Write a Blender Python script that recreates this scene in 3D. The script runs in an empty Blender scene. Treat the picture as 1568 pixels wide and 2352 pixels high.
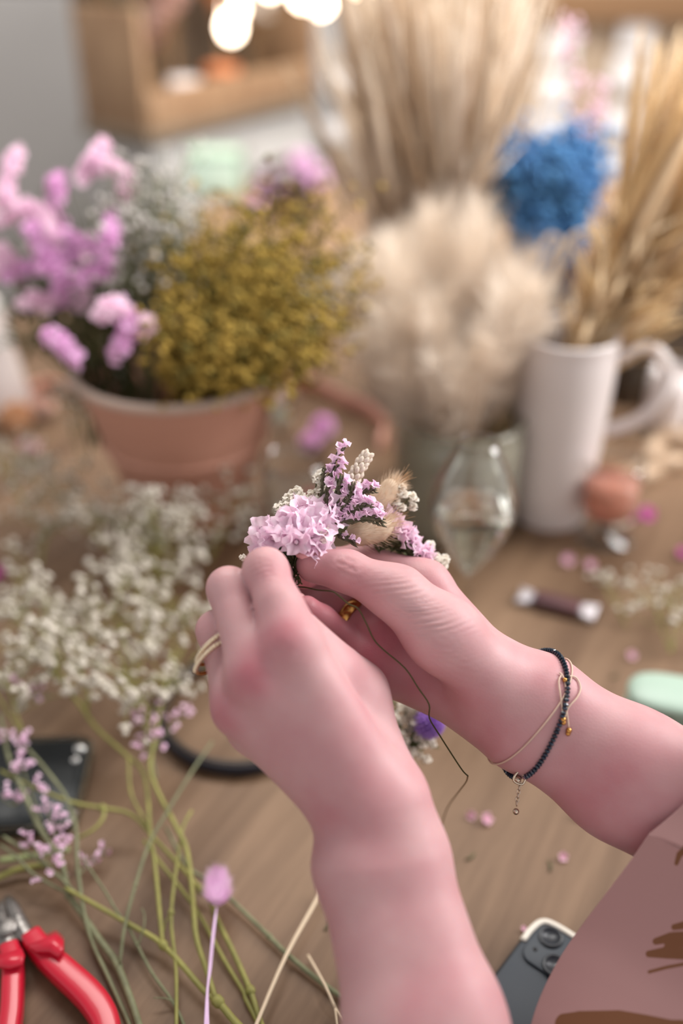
import bpy, math, random
import numpy as np
from mathutils import Vector, Matrix
from mathutils.bvhtree import BVHTree

S = bpy.context.scene
COL = S.collection
RND = random.Random(7)
NR = np.random.RandomState(11)

# ------------------------------------------------------------------ camera, world, lights, exposure
TABLE = 0.75
CAMZ = 1.25
PITCH = math.radians(32)
F = 35 / 36 * 2352
CAM = np.array([0, 0, CAMZ])
FW = np.array([0, math.cos(PITCH), -math.sin(PITCH)])
UP = np.array([0, math.sin(PITCH), math.cos(PITCH)])
RT = np.array([1.0, 0, 0])
cd = bpy.data.cameras.new('camera')
cam = bpy.data.objects.new('camera', cd)
COL.objects.link(cam)
cam.location = CAM
cam.rotation_euler = (math.pi / 2 - PITCH, 0, 0)
cd.sensor_fit = 'VERTICAL'
cd.sensor_height = 36
cd.sensor_width = 24
cd.lens = 35
cd.clip_start = 0.02
cd.dof.use_dof = True
cd.dof.focus_distance = 0.48
cd.dof.aperture_fstop = 2.0
S.camera = cam

W = bpy.data.worlds.new('world')
S.world = W
W.use_nodes = True
nt = W.node_tree                                       # soft room light: windows and pale walls around are brighter than the ceiling
bgn = nt.nodes['Background']
bgn.inputs[0].default_value = (1.0, 0.955, 0.935, 1)
tc = nt.nodes.new('ShaderNodeTexCoord')
dp = nt.nodes.new('ShaderNodeVectorMath')
dp.operation = 'DOT_PRODUCT'
dp.inputs[1].default_value = (0.22, 0.0, -0.97)
nt.links.new(tc.outputs['Generated'], dp.inputs[0])
mr = nt.nodes.new('ShaderNodeMapRange')
mr.inputs['From Min'].default_value = -1.0
mr.inputs['From Max'].default_value = 0.1
mr.inputs['To Min'].default_value = 0.34
mr.inputs['To Max'].default_value = 1.16
nt.links.new(dp.outputs['Value'], mr.inputs['Value'])
nt.links.new(mr.outputs[0], bgn.inputs[1])


def area(name, loc, target, size, power, col):
    l = bpy.data.lights.new(name, 'AREA')
    l.shape = 'RECTANGLE'
    l.size, l.size_y = size
    l.energy = power
    l.color = col
    o = bpy.data.objects.new(name, l)
    COL.objects.link(o)
    o.location = loc
    o.rotation_euler = (Vector(target) - Vector(loc)).to_track_quat('-Z', 'Y').to_euler()
    return o


area('window_daylight', (1.55, 0.95, 1.95), (0.0, 1.3, 0.85), (1.0, 1.1), 25, (1.0, 0.975, 0.965)).data.spread = math.radians(110)
area('back_fill_light', (0.0, 1.6, 2.6), (0.0, 2.1, 0.8), (1.6, 0.8), 56, (1.0, 0.96, 0.91))  # unseen fill light, added to brighten the back of the room
S.view_settings.view_transform = 'Standard'
S.view_settings.look = 'None'
S.view_settings.gamma = 1
S.view_settings.exposure = 0.0
S.view_settings.use_curve_mapping = False


# ------------------------------------------------------------------ space helpers (photo pixel -> place)
def P(x, y, zmm):
    z = zmm / 1000
    return CAM + z * (FW + (x - 784) / F * RT - (y - 1176) / F * UP)


def T(x, y, hmm=0.0):
    d = FW + (x - 784) / F * RT - (y - 1176) / F * UP
    k = (TABLE + hmm / 1000 - CAMZ) / d[2]
    return CAM + k * d


def rise(base, ypx):
    d = np.array(base) - CAM
    zb, ub = d @ FW, d @ UP
    q = (1176 - ypx) / F
    return (q * zb - ub) / (math.cos(PITCH) + q * math.sin(PITCH))


def depth(p):
    return (np.array(p) - CAM) @ FW


def pxm(n, p):
    return n * depth(p) / F


def unit(v):
    v = np.array(v, float)
    return v / (np.linalg.norm(v) + 1e-12)


def frame(d):
    d = unit(d)
    a = np.array([0, 0, 1.0]) if abs(d[2]) < .9 else np.array([1.0, 0, 0])
    u = unit(np.cross(a, d))
    return u, np.cross(d, u), d


def crv(pts, k=4):
    pts = [np.array(p, float) for p in pts]
    if len(pts) < 3:
        return [pts[0] + (pts[-1] - pts[0]) * i / k for i in range(k + 1)]
    ext = [2 * pts[0] - pts[1]] + pts + [2 * pts[-1] - pts[-2]]
    out = []
    for i in range(1, len(ext) - 2):
        a, b, c, d = ext[i - 1:i + 3]
        for j in range(k):
            t = j / k
            out.append(.5 * (2 * b + (c - a) * t + (2 * a - 5 * b + 4 * c - d) * t * t + (3 * b - a - 3 * c + d) * t ** 3))
    out.append(pts[-1])
    return out


# ------------------------------------------------------------------ materials
def lin(c):
    return tuple(((v / 255) / 12.92 if v / 255 <= .04045 else ((v / 255 + .055) / 1.055) ** 2.4) for v in c) + (1,)


MATS = {}


def mat(name, c, rough=.6, c2=None, scale=40, bump=0, bscale=None, metal=0, trans=0, ior=1.45, transl=0, sheen=0, coat=0, emit=0, stretch=None, sss=0, detail=3, spec=.5):
    if name in MATS:
        return MATS[name]
    m = bpy.data.materials.new(name)
    m.use_nodes = True
    nt = m.node_tree
    b = nt.nodes['Principled BSDF']
    b.inputs['Base Color'].default_value = lin(c)
    b.inputs['Roughness'].default_value = rough
    b.inputs['Metallic'].default_value = metal
    b.inputs['IOR'].default_value = ior
    b.inputs['Transmission Weight'].default_value = trans
    b.inputs['Sheen Weight'].default_value = sheen
    b.inputs['Coat Weight'].default_value = coat
    b.inputs['Specular IOR Level'].default_value = spec
    if sss:
        b.inputs['Subsurface Weight'].default_value = sss
        b.inputs['Subsurface Radius'].default_value = (1, .4, .25)
        b.inputs['Subsurface Scale'].default_value = .004
    if emit:
        b.inputs['Emission Color'].default_value = lin(c)
        b.inputs['Emission Strength'].default_value = emit
    co = nt.nodes.new('ShaderNodeTexCoord').outputs['Object']
    if stretch:
        mp = nt.nodes.new('ShaderNodeMapping')
        mp.inputs['Scale'].default_value = stretch[:3]
        if len(stretch) > 3:
            mp.vector_type = 'TEXTURE'
            mp.inputs['Rotation'].default_value = (0, 0, stretch[3])
        nt.links.new(co, mp.inputs[0])
        co = mp.outputs[0]
    if c2 is not None:
        n = nt.nodes.new('ShaderNodeTexNoise')
        n.inputs['Scale'].default_value = scale
        n.inputs['Detail'].default_value = detail
        nt.links.new(co, n.inputs['Vector'])
        r = nt.nodes.new('ShaderNodeValToRGB')
        r.color_ramp.elements[0].position = .32
        r.color_ramp.elements[1].position = .68
        r.color_ramp.elements[0].color = lin(c)
        r.color_ramp.elements[1].color = lin(c2)
        nt.links.new(n.outputs[0], r.inputs[0])
        nt.links.new(r.outputs[0], b.inputs['Base Color'])
        csock = r.outputs[0]
    if bump:
        n = nt.nodes.new('ShaderNodeTexNoise')
        n.inputs['Scale'].default_value = bscale or scale
        n.inputs['Detail'].default_value = 4
        nt.links.new(co, n.inputs['Vector'])
        bp = nt.nodes.new('ShaderNodeBump')
        bp.inputs['Strength'].default_value = bump
        bp.inputs['Distance'].default_value = .002
        nt.links.new(n.outputs[0], bp.inputs['Height'])
        nt.links.new(bp.outputs[0], b.inputs['Normal'])
    if transl:
        tr = nt.nodes.new('ShaderNodeBsdfTranslucent')
        tr.inputs[0].default_value = lin(c)
        if c2 is not None:
            nt.links.new(csock, tr.inputs[0])
        mx = nt.nodes.new('ShaderNodeMixShader')
        mx.inputs[0].default_value = transl
        nt.links.new(b.outputs[0], mx.inputs[1])
        nt.links.new(tr.outputs[0], mx.inputs[2])
        nt.links.new(mx.outputs[0], nt.nodes['Material Output'].inputs[0])
    MATS[name] = m
    return m


def thin_glass(name, tint, body=0.0, body_col=(200, 200, 190)):
    """thin clear wall: see-through with Fresnel gloss and an optional milky body"""
    m = bpy.data.materials.new(name)
    m.use_nodes = True
    nt = m.node_tree
    nt.nodes.clear()
    out = nt.nodes.new('ShaderNodeOutputMaterial')
    tr = nt.nodes.new('ShaderNodeBsdfTransparent')
    tr.inputs[0].default_value = lin(tint)
    cur = tr.outputs[0]
    if body:
        df = nt.nodes.new('ShaderNodeBsdfDiffuse')
        df.inputs[0].default_value = lin(body_col)
        mx = nt.nodes.new('ShaderNodeMixShader')
        mx.inputs[0].default_value = body
        nt.links.new(cur, mx.inputs[1])
        nt.links.new(df.outputs[0], mx.inputs[2])
        cur = mx.outputs[0]
    gl = nt.nodes.new('ShaderNodeBsdfGlossy')
    gl.inputs['Roughness'].default_value = .04
    lw = nt.nodes.new('ShaderNodeLayerWeight')
    pw = nt.nodes.new('ShaderNodeMath')
    pw.operation = 'POWER'
    pw.inputs[1].default_value = 3.0
    nt.links.new(lw.outputs['Facing'], pw.inputs[0])
    fr = nt.nodes.new('ShaderNodeMath')
    fr.operation = 'MULTIPLY_ADD'
    fr.inputs[1].default_value = .8
    fr.inputs[2].default_value = .06
    nt.links.new(pw.outputs[0], fr.inputs[0])
    mx = nt.nodes.new('ShaderNodeMixShader')
    nt.links.new(fr.outputs[0], mx.inputs[0])
    nt.links.new(cur, mx.inputs[1])
    nt.links.new(gl.outputs[0], mx.inputs[2])
    nt.links.new(mx.outputs[0], out.inputs[0])
    return m


# ------------------------------------------------------------------ object helpers
ROOT = {}


def new(name, data, parent=None):
    o = bpy.data.objects.new(name, data)
    COL.objects.link(o)
    if parent is not None:
        o.parent = parent
        ROOT[o.name] = ROOT[parent.name]
    else:
        ROOT[o.name] = np.zeros(3)
    return o


def tag(o, label, cat, group=None, kind=None):
    if label:
        o['label'] = label
    if cat:
        o['category'] = cat
    if group:
        o['group'] = group
    if kind:
        o['kind'] = kind
    return o


def thing(name, loc, label, cat, group=None, kind=None):
    o = bpy.data.objects.new(name, None)
    COL.objects.link(o)
    o.location = Vector(loc)
    o.empty_display_size = .01
    ROOT[o.name] = np.array(loc, float)
    return tag(o, label, cat, group, kind)


def place(data, name, loc, d, roll=0, scale=1.0, parent=None):
    """link mesh data at loc with its +Z along d"""
    o = new(name, data, parent)
    u, v, w = frame(d)
    c, s = math.cos(roll), math.sin(roll)
    u2, v2 = c * u + s * v, c * v - s * u
    M = Matrix.Identity(4)
    base = ROOT[parent.name] if parent is not None else np.zeros(3)
    sc = (scale, scale, scale) if np.isscalar(scale) else scale
    for i in range(3):
        M[i][0], M[i][1], M[i][2] = u2[i] * sc[0], v2[i] * sc[1], w[i] * sc[2]
        M[i][3] = loc[i] - base[i]
    o.matrix_local = M
    return o


class MB:
    def __init__(s):
        s.v, s.f, s.mi, s.cur = [], [], [], 0

    def add(s, vs, fs):
        b = len(s.v)
        s.v.extend([tuple(p) for p in vs])
        s.f.extend([tuple(i + b for i in q) for q in fs])
        s.mi.extend([s.cur] * len(fs))
        return s

    def grid(s, rows, closed=False, caps=False):
        n = len(rows[0])
        vs = [p for r in rows for p in r]
        fs = []
        for i in range(len(rows) - 1):
            for j in range(n if closed else n - 1):
                k = (j + 1) % n
                fs.append((i * n + j, i * n + k, (i + 1) * n + k, (i + 1) * n + j))
        if caps:
            fs.append(tuple(range(n - 1, -1, -1)))
            fs.append(tuple((len(rows) - 1) * n + j for j in range(n)))
        return s.add(vs, fs)

    def tube(s, pts, r, n=6, ex=1.0):
        pts = [np.array(p, float) for p in pts]
        m = len(pts)
        rr = r if hasattr(r, '__len__') else [r] * m
        if len(rr) != m:
            rr = np.interp(np.linspace(0, 1, m), np.linspace(0, 1, len(rr)), rr)
        u = None
        rows = []
        for i in range(m):
            d = unit(pts[min(i + 1, m - 1)] - pts[max(i - 1, 0)])
            if u is None:
                u, v, _ = frame(d)
            else:
                u = unit(u - d * (u @ d))
            v = np.cross(d, u)
            rows.append([pts[i] + rr[i] * (math.cos(a) * u + ex * math.sin(a) * v) for a in [2 * math.pi * k / n for k in range(n)]])
        return s.grid(rows, True, True)

    def lathe(s, c, prof, n=32, axis=(0, 0, 1), cap=True):
        u, v, w = frame(axis)
        c = np.array(c, float)
        rows = [[c + w * z + max(r, 1e-5) * (math.cos(a) * u + math.sin(a) * v) for a in [2 * math.pi * k / n for k in range(n)]] for r, z in prof]
        return s.grid(rows, True, cap)

    def ball(s, c, r, n=8, m=5, axis=(0, 0, 1)):
        r3 = np.array([r, r, r] if np.isscalar(r) else r, float)
        u, v, w = frame(axis)
        rows = []
        for i in range(m + 1):
            t = math.pi * (i / m * .96 + .02)
            rows.append([np.array(c) + r3[0] * math.sin(t) * math.cos(a) * u + r3[1] * math.sin(t) * math.sin(a) * v - r3[2] * math.cos(t) * w for a in [2 * math.pi * k / n for k in range(n)]])
        return s.grid(rows, True, True)

    def box(s, c, sz, ax=None, bev=0):
        c = np.array(c, float)
        A = np.array(ax if ax is not None else np.eye(3), float)
        hx, hy, hz = [x / 2 for x in sz]
        b = min(bev, hx * .99, hy * .99, hz * .99)
        if b <= 0:
            vs = [c + A[0] * x * hx + A[1] * y * hy + A[2] * z * hz for z in (-1, 1) for x, y in ((-1, -1), (1, -1), (1, 1), (-1, 1))]
            return s.add(vs, [(3, 2, 1, 0), (4, 5, 6, 7), (0, 1, 5, 4), (1, 2, 6, 5), (2, 3, 7, 6), (3, 0, 4, 7)])
        return s.rbox(c, sz, A, b, b, 3)

    def rbox(s, c, sz, A, rad, bev, seg=4):
        """rounded slab: corner radius rad in plan, edge roundness bev"""
        c = np.array(c, float)
        A = np.array(A, float)
        hx, hy, hz = [x / 2 for x in sz]
        rows = []
        prof = [(-bev * (1 - math.sin(t)), -hz + bev * (1 - math.cos(t))) for t in np.linspace(0, math.pi / 2, 4)]
        prof = [(o, z) for o, z in prof] + [(o, -z) for o, z in prof[::-1]]
        for off, z in prof:
            ring = []
            for q, (sx, sy) in enumerate(((1, 1), (-1, 1), (-1, -1), (1, -1))):
                for t in np.linspace(0, math.pi / 2, seg + 1):
                    a = q * math.pi / 2 + t
                    R = max(rad + off, 1e-5)
                    ring.append(c + A[0] * (sx * (hx - rad) + R * math.cos(a)) + A[1] * (sy * (hy - rad) + R * math.sin(a)) + A[2] * z)
            rows.append(ring)
        return s.grid(rows, True, True)

    def data(s, name, mats, off=None, smooth=True):
        me = bpy.data.meshes.new(name)
        V = np.array(s.v, float)
        if off is not None and len(V):
            V = V - off
        me.from_pydata(V.tolist(), [], s.f)
        for m in (mats if isinstance(mats, (list, tuple)) else [mats]):
            me.materials.append(m)
        if any(s.mi):
            me.polygons.foreach_set('material_index', s.mi)
        if smooth:
            me.polygons.foreach_set('use_smooth', [True] * len(s.f))
        me.update()
        return me

    def build(s, name, mats, parent=None, smooth=True, label=None, sharp=None):
        off = ROOT[parent.name] if parent is not None else None
        me = s.data(name, mats, off, smooth)
        o = new(name, me, parent)
        if sharp is not None:
            me.set_sharp_from_angle(angle=math.radians(sharp))
        if label:
            o['label'] = label
        return o


def own_origin(o):
    """move a single-mesh thing's origin to its base"""
    me = o.data
    n = len(me.vertices)
    a = np.empty(n * 3)
    me.vertices.foreach_get('co', a)
    a = a.reshape(-1, 3)
    c = np.array([a[:, 0].mean(), a[:, 1].mean(), a[:, 2].min()])
    me.vertices.foreach_set('co', (a - c).ravel())
    me.update()
    o.location = Vector(c)
    ROOT[o.name] = c
    return o


# ------------------------------------------------------------------ implicit-surface bodies (smoothly blended tapered limbs)
class SDF:
    def __init__(s, lo, hi, h):
        s.lo, s.h = np.array(lo), h
        n = np.ceil((np.array(hi) - s.lo) / h).astype(int) + 1
        s.n = n
        s.ax = [(s.lo[i] + h * np.arange(n[i])).astype(np.float32) for i in range(3)]

    def field(s):
        return np.full(s.n, .06, np.float32)

    def cap(s, D, a, b, ra, rb, k):
        a, b = np.array(a), np.array(b)
        mar = max(ra, rb) + k + .008
        lo = np.minimum(a, b) - mar
        hi = np.maximum(a, b) + mar
        i0 = np.clip(((lo - s.lo) / s.h).astype(int), 0, s.n)
        i1 = np.clip(((hi - s.lo) / s.h).astype(int) + 2, 0, s.n)
        if (i1 <= i0).any():
            return
        sl = tuple(slice(i0[q], i1[q]) for q in range(3))
        X = s.ax[0][sl[0]][:, None, None] - np.float32(a[0])
        Y = s.ax[1][sl[1]][None, :, None] - np.float32(a[1])
        Z = s.ax[2][sl[2]][None, None, :] - np.float32(a[2])
        d = (b - a).astype(np.float32)
        L = float(d @ d) + 1e-12
        t = np.clip((X * d[0] + Y * d[1] + Z * d[2]) / L, 0, 1)
        e = np.sqrt((X - t * d[0]) ** 2 + (Y - t * d[1]) ** 2 + (Z - t * d[2]) ** 2) - (ra + (rb - ra) * t)
        D[sl] = smin(D[sl], e.astype(np.float32), k)


def smin(a, b, k):
    h = np.maximum(k - np.abs(a - b), 0) / k
    return np.minimum(a, b) - h * h * k * .25


def surfnet(D, lo, h):
    ins = D < 0
    n = np.array(D.shape) - 1
    c = np.zeros(n, np.int8)
    for x in (0, 1):
        for y in (0, 1):
            for z in (0, 1):
                c += ins[x:n[0] + x, y:n[1] + y, z:n[2] + z]
    act = (c > 0) & (c < 8)
    idx = np.full(n, -1, np.int64)
    I = np.array(np.nonzero(act)).T
    idx[act] = np.arange(len(I))
    acc = np.zeros((len(I), 3))
    cnt = np.zeros(len(I))
    cs = [np.array((x, y, z)) for x in (0, 1) for y in (0, 1) for z in (0, 1)]
    for a in cs:
        for q in range(3):
            if a[q] == 0:
                b = a.copy()
                b[q] = 1
                da = D[tuple((I + a).T)].astype(float)
                db = D[tuple((I + b).T)].astype(float)
                cr = (da < 0) != (db < 0)
                t = np.where(cr, da / np.where(da == db, 1, da - db), 0)
                acc += np.where(cr[:, None], a + t[:, None] * (b - a), 0)
                cnt += cr
    V = lo + h * (I + acc / cnt[:, None])
    Fs = []
    for q in range(3):
        u, w = (q + 1) % 3, (q + 2) % 3
        A = np.moveaxis(ins, (q, u, w), (0, 1, 2))
        X = np.moveaxis(idx, (q, u, w), (0, 1, 2))
        e = A[:-1, 1:-1, 1:-1] != A[1:, 1:-1, 1:-1]
        i, j, k = np.nonzero(e)
        j += 1
        k += 1
        sg = A[i, j, k]
        f = np.stack([X[i, j - 1, k - 1], X[i, j, k - 1], X[i, j, k], X[i, j - 1, k]], 1)
        f[~sg] = f[~sg][:, ::-1]
        Fs.append(f)
    return V, np.concatenate(Fs)


def laplace(V, Q, it, lam=.5):
    e = np.concatenate([Q[:, [0, 1]], Q[:, [1, 2]], Q[:, [2, 3]], Q[:, [3, 0]]])
    for k in range(it):
        s = np.zeros_like(V)
        c = np.zeros(len(V))
        for a, b in ((0, 1), (1, 0)):
            for q in range(3):
                s[:, q] += np.bincount(e[:, a], V[e[:, b], q], len(V))
            c += np.bincount(e[:, a], minlength=len(V))
        V = V + (lam if k % 2 == 0 else -lam * .96) * (s / np.maximum(c, 1)[:, None] - V)
    return V


def vnormals(V, Q):
    fn = np.cross(V[Q[:, 2]] - V[Q[:, 0]], V[Q[:, 3]] - V[Q[:, 1]])
    N = np.zeros_like(V)
    for j in range(4):
        for q in range(3):
            N[:, q] += np.bincount(Q[:, j], fn[:, q], len(V))
    return N / (np.linalg.norm(N, axis=1)[:, None] + 1e-12)


def hand(spec, h):
    """spec: palm = list of (a,b,ra,rb); fingers = list of chains [(pt, r)...]"""
    mm = .001
    pts = [p for a, b, _, _ in spec['palm'] for p in (a, b)] + [p for ch in spec['fingers'] for p, _ in ch]
    lo = np.min(pts, 0) - .04
    hi = np.max(pts, 0) + .04
    g = SDF(lo, hi, h)
    palm = g.field()
    for a, b, ra, rb in spec['palm']:
        g.cap(palm, a, b, ra * mm, rb * mm, .012)
    out = palm.copy()
    for ch in spec['fingers']:
        fd = g.field()
        for (a, ra), (b, rb) in zip(ch[:-1], ch[1:]):
            g.cap(fd, a, b, ra * mm, rb * mm, .004)
        out = smin(out, smin(palm, fd, .011), .0012)
    for a, b, ra, k in spec.get('cut', []):
        fd = g.field()
        g.cap(fd, a, b, ra * mm, ra * mm, .001)
        out = -smin(-out, fd, k * mm)
    V, Q = surfnet(out, g.lo, h)
    return laplace(V, Q, 6), Q


# ------------------------------------------------------------------ the room and the table
m_wall = mat('painted_panel_grey', (158, 155, 153), .7, (166, 163, 161), 3)
m_board = mat('beige_board', (196, 174, 150), .8, (186, 163, 138), 2)
m_floor = mat('floor_boards', (120, 98, 78), .6, (98, 78, 60), 6, stretch=(1, 12, 1))
m_oak = mat('oak_tabletop', (128, 102, 79), .55, (94, 70, 50), 7, bump=.15, bscale=50, stretch=(3.5, .3, 1, math.radians(62)), detail=9, spec=.4)
m_oakleg = mat('oak_leg', (150, 116, 84), .55)
for nd in m_oak.node_tree.nodes:
    if nd.type == 'TEX_NOISE' and nd.inputs['Detail'].default_value > 5:
        nd.inputs['Roughness'].default_value = .66
    if nd.type == 'VALTORGB':
        nd.color_ramp.elements[0].position = .38
        nd.color_ramp.elements[1].position = .62
WALLY = 2.75


def structure(name, mb, m, smooth=False):
    o = mb.build(name, m, smooth=smooth)
    o['kind'] = 'structure'
    return o


structure('floor', MB().box((0, 1.0, -.05), (7, 6, .1)), m_floor)
mb = MB()
for i in range(4):                                     # broad horizontal panel boards
    mb.box((-2.2, WALLY + .05, -.155 + i * .6 + .3), (4.4, .1, .59), bev=.006)
mb.box((-2.2, WALLY + .08, 1.25), (4.4, .08, 2.6))
structure('wall_back', mb, m_wall)
structure('wall_right', MB().box((1.75, WALLY + .05, 1.25), (3.5, .1, 2.6)), m_board)
tb = thing('work_table', T(784, 1400) * np.array([1, 1, 0]), 'broad oak work table with visible grain, strewn with dried flowers', 'table')
MB().box((0, .45, TABLE - .02), (2.6, 1.75, .04), bev=.004).build('tabletop', m_oak, tb, sharp=40)
for sx in (-1, 1):
    for sy in (-1, 1):
        MB().box((sx * 1.2, .45 + sy * .78, (TABLE - .04) / 2), (.08, .08, TABLE - .04), bev=.004).build('leg', m_oakleg, tb, sharp=40)

# ------------------------------------------------------------------ the person: two bare forearms and hands, one sleeve
m_skin = bpy.data.materials.new('skin')
m_skin.use_nodes = True
nt = m_skin.node_tree
b = nt.nodes['Principled BSDF']
at = nt.nodes.new('ShaderNodeAttribute')
at.attribute_name = 'redness'
co = nt.nodes.new('ShaderNodeTexCoord')
n1 = nt.nodes.new('ShaderNodeTexNoise')
n1.inputs['Scale'].default_value = 38
n1.inputs['Detail'].default_value = 3
nt.links.new(co.outputs['Object'], n1.inputs['Vector'])
ad = nt.nodes.new('ShaderNodeMath')
ad.operation = 'MULTIPLY_ADD'
ad.inputs[1].default_value = .9
ad.inputs[2].default_value = -.36
nt.links.new(n1.outputs[0], ad.inputs[0])
ad2 = nt.nodes.new('ShaderNodeMath')
ad2.operation = 'ADD'
ad2.use_clamp = True
nt.links.new(ad.outputs[0], ad2.inputs[0])
nt.links.new(at.outputs['Fac'], ad2.inputs[1])
rp = nt.nodes.new('ShaderNodeValToRGB')
rp.color_ramp.elements[0].color = lin((194, 153, 155))
rp.color_ramp.elements[1].color = lin((172, 84, 100))
e = rp.color_ramp.elements.new(.4)
e.color = lin((184, 132, 137))
nt.links.new(ad2.outputs[0], rp.inputs[0])
nt.links.new(rp.outputs[0], b.inputs['Base Color'])
b.inputs['Roughness'].default_value = .5
b.inputs['Specular IOR Level'].default_value = .35
b.inputs['Subsurface Weight'].default_value = .35
b.inputs['Subsurface Radius'].default_value = (1, .35, .22)
b.inputs['Subsurface Scale'].default_value = .004
n2 = nt.nodes.new('ShaderNodeTexVoronoi')
n2.inputs['Scale'].default_value = 900
nt.links.new(co.outputs['Object'], n2.inputs['Vector'])
bp = nt.nodes.new('ShaderNodeBump')
bp.inputs['Strength'].default_value = .12
bp.inputs['Distance'].default_value = .0004
nt.links.new(n2.outputs['Distance'], bp.inputs['Height'])
nt.links.new(bp.outputs[0], b.inputs['Normal'])

skp = P
LH = dict(palm=[
    (P(918, 1958, 428), P(1026, 2338, 405), 18, 21), (P(828, 1982, 428), P(924, 2366, 405), 18, 21),
    (P(1026, 2338, 405), P(1250, 3090, 365), 21, 27), (P(924, 2366, 405), P(1120, 3130, 365), 21, 27),
    (P(900, 1850, 430), P(918, 1958, 428), 14, 18), (P(820, 1890, 432), P(828, 1982, 428), 14, 18),
    (P(888, 1840, 432), P(668, 1480, 428), 14, 11.5), (P(860, 1850, 430), P(590, 1555, 430), 14, 11),
    (P(822, 1855, 434), P(550, 1625, 438), 13, 10), (P(795, 1850, 440), P(585, 1672, 450), 12, 9.5),
    (P(895, 1800, 446), P(815, 1590, 462), 12.5, 12), (P(818, 1600, 458), P(690, 1490, 444), 11, 9), (P(762, 1532, 452), P(692, 1442, 448), 9.5, 6)],
    fingers=[
    [(P(668, 1478, 428), 11.4), (P(640, 1390, 436), 9.8), (P(610, 1310, 447), 9.7), (P(626, 1316, 470), 8.3), (P(652, 1338, 484), 7)],
    [(P(585, 1552, 430), 10.8), (P(525, 1352, 450), 9.4), (P(575, 1350, 474), 8.4), (P(640, 1358, 488), 7.2)],
    [(P(548, 1625, 438), 10), (P(497, 1448, 452), 8.6), (P(545, 1432, 477), 7.8), (P(610, 1425, 492), 6.8)],
    [(P(580, 1672, 450), 9.2), (P(535, 1540, 470), 7.8), (P(575, 1510, 487), 7), (P(625, 1490, 497), 6)],
    [(P(815, 1590, 462), 12), (P(700, 1478, 476), 10.2), (P(652, 1395, 490), 8)]],
    cut=[(P(583, 1440, 425), P(556, 1330, 437), .8, 3)])
RH = dict(palm=[
    (P(1238, 1605, 480), P(1459, 1742, 472), 19, 21), (P(1188, 1668, 482), P(1413, 1811, 474), 17.5, 21),
    (P(1459, 1742, 472), P(2010, 2020, 440), 21, 28), (P(1413, 1811, 474), P(1960, 2130, 440), 21, 28),
    (P(1150, 1560, 488), P(975, 1345, 502), 14, 11), (P(1130, 1585, 492), P(930, 1410, 510), 14, 11),
    (P(1110, 1610, 492), P(890, 1475, 508), 13, 10), (P(1095, 1618, 490), P(868, 1540, 502), 13, 10),
    (P(1150, 1570, 484), P(1238, 1605, 480), 17, 19), (P(1115, 1615, 488), P(1188, 1668, 482), 13.5, 17.5),
    (P(1120, 1550, 474), P(1015, 1455, 466), 16, 15), (P(1015, 1455, 466), P(915, 1365, 466), 15, 11.5)],
    fingers=[
    [(P(975, 1345, 502), 11), (P(835, 1288, 513), 9.2), (P(752, 1298, 511), 8.2), (P(700, 1322, 503), 7)],
    [(P(930, 1410, 510), 10.8), (P(800, 1352, 530), 9.2), (P(725, 1345, 527), 8.4), (P(672, 1352, 515), 7.2)],
    [(P(890, 1475, 508), 9.8), (P(745, 1388, 524), 8.6), (P(690, 1372, 520), 8), (P(640, 1372, 510), 7)],
    [(P(868, 1540, 502), 9.2), (P(785, 1462, 510), 7.8), (P(738, 1424, 504), 7.2), (P(704, 1397, 496), 6.4)],
    [(P(915, 1365, 466), 11.3), (P(797, 1312, 470), 9.6), (P(722, 1297, 475), 8.8)]],
    cut=[(skp(1005, 1578, 477), skp(945, 1500, 483), .4, 4), (skp(945, 1500, 483), skp(898, 1440, 490), .4, 4)])
HR = .0011


def finish(V, Q, red, wr):
    N = vnormals(V, Q)
    r = np.zeros(len(V))
    for p, rad, a in red:
        d2 = ((V - p) ** 2).sum(1)
        r += a * np.exp(-d2 / (rad * .001) ** 2)
    for p, q, half, period, amp in wr:                 # fine skin folds: ridges running along q, stacked across it
        q = unit(q)
        vd = unit(p - CAM)
        ac = unit(np.cross(q, vd))
        rel = V - p
        s = rel @ ac
        t = rel @ q
        ph = s * 1000 / period * 2 * math.pi + 1.5 * np.sin(t * 150 + s * 90) + 1.3 * np.sin(t * 70 + s * 340)
        w = np.exp(-(rel ** 2).sum(1) / (half * .001) ** 2) * np.clip(-(N @ vd), 0, 1)
        V = V - N * (w * amp * .001 * (np.abs(np.sin(ph)) ** 3))[:, None]
    return V, r


def dirp(x0, y0, x1, y1, z=470):
    return P(x1, y1, z) - P(x0, y0, z)


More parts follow.
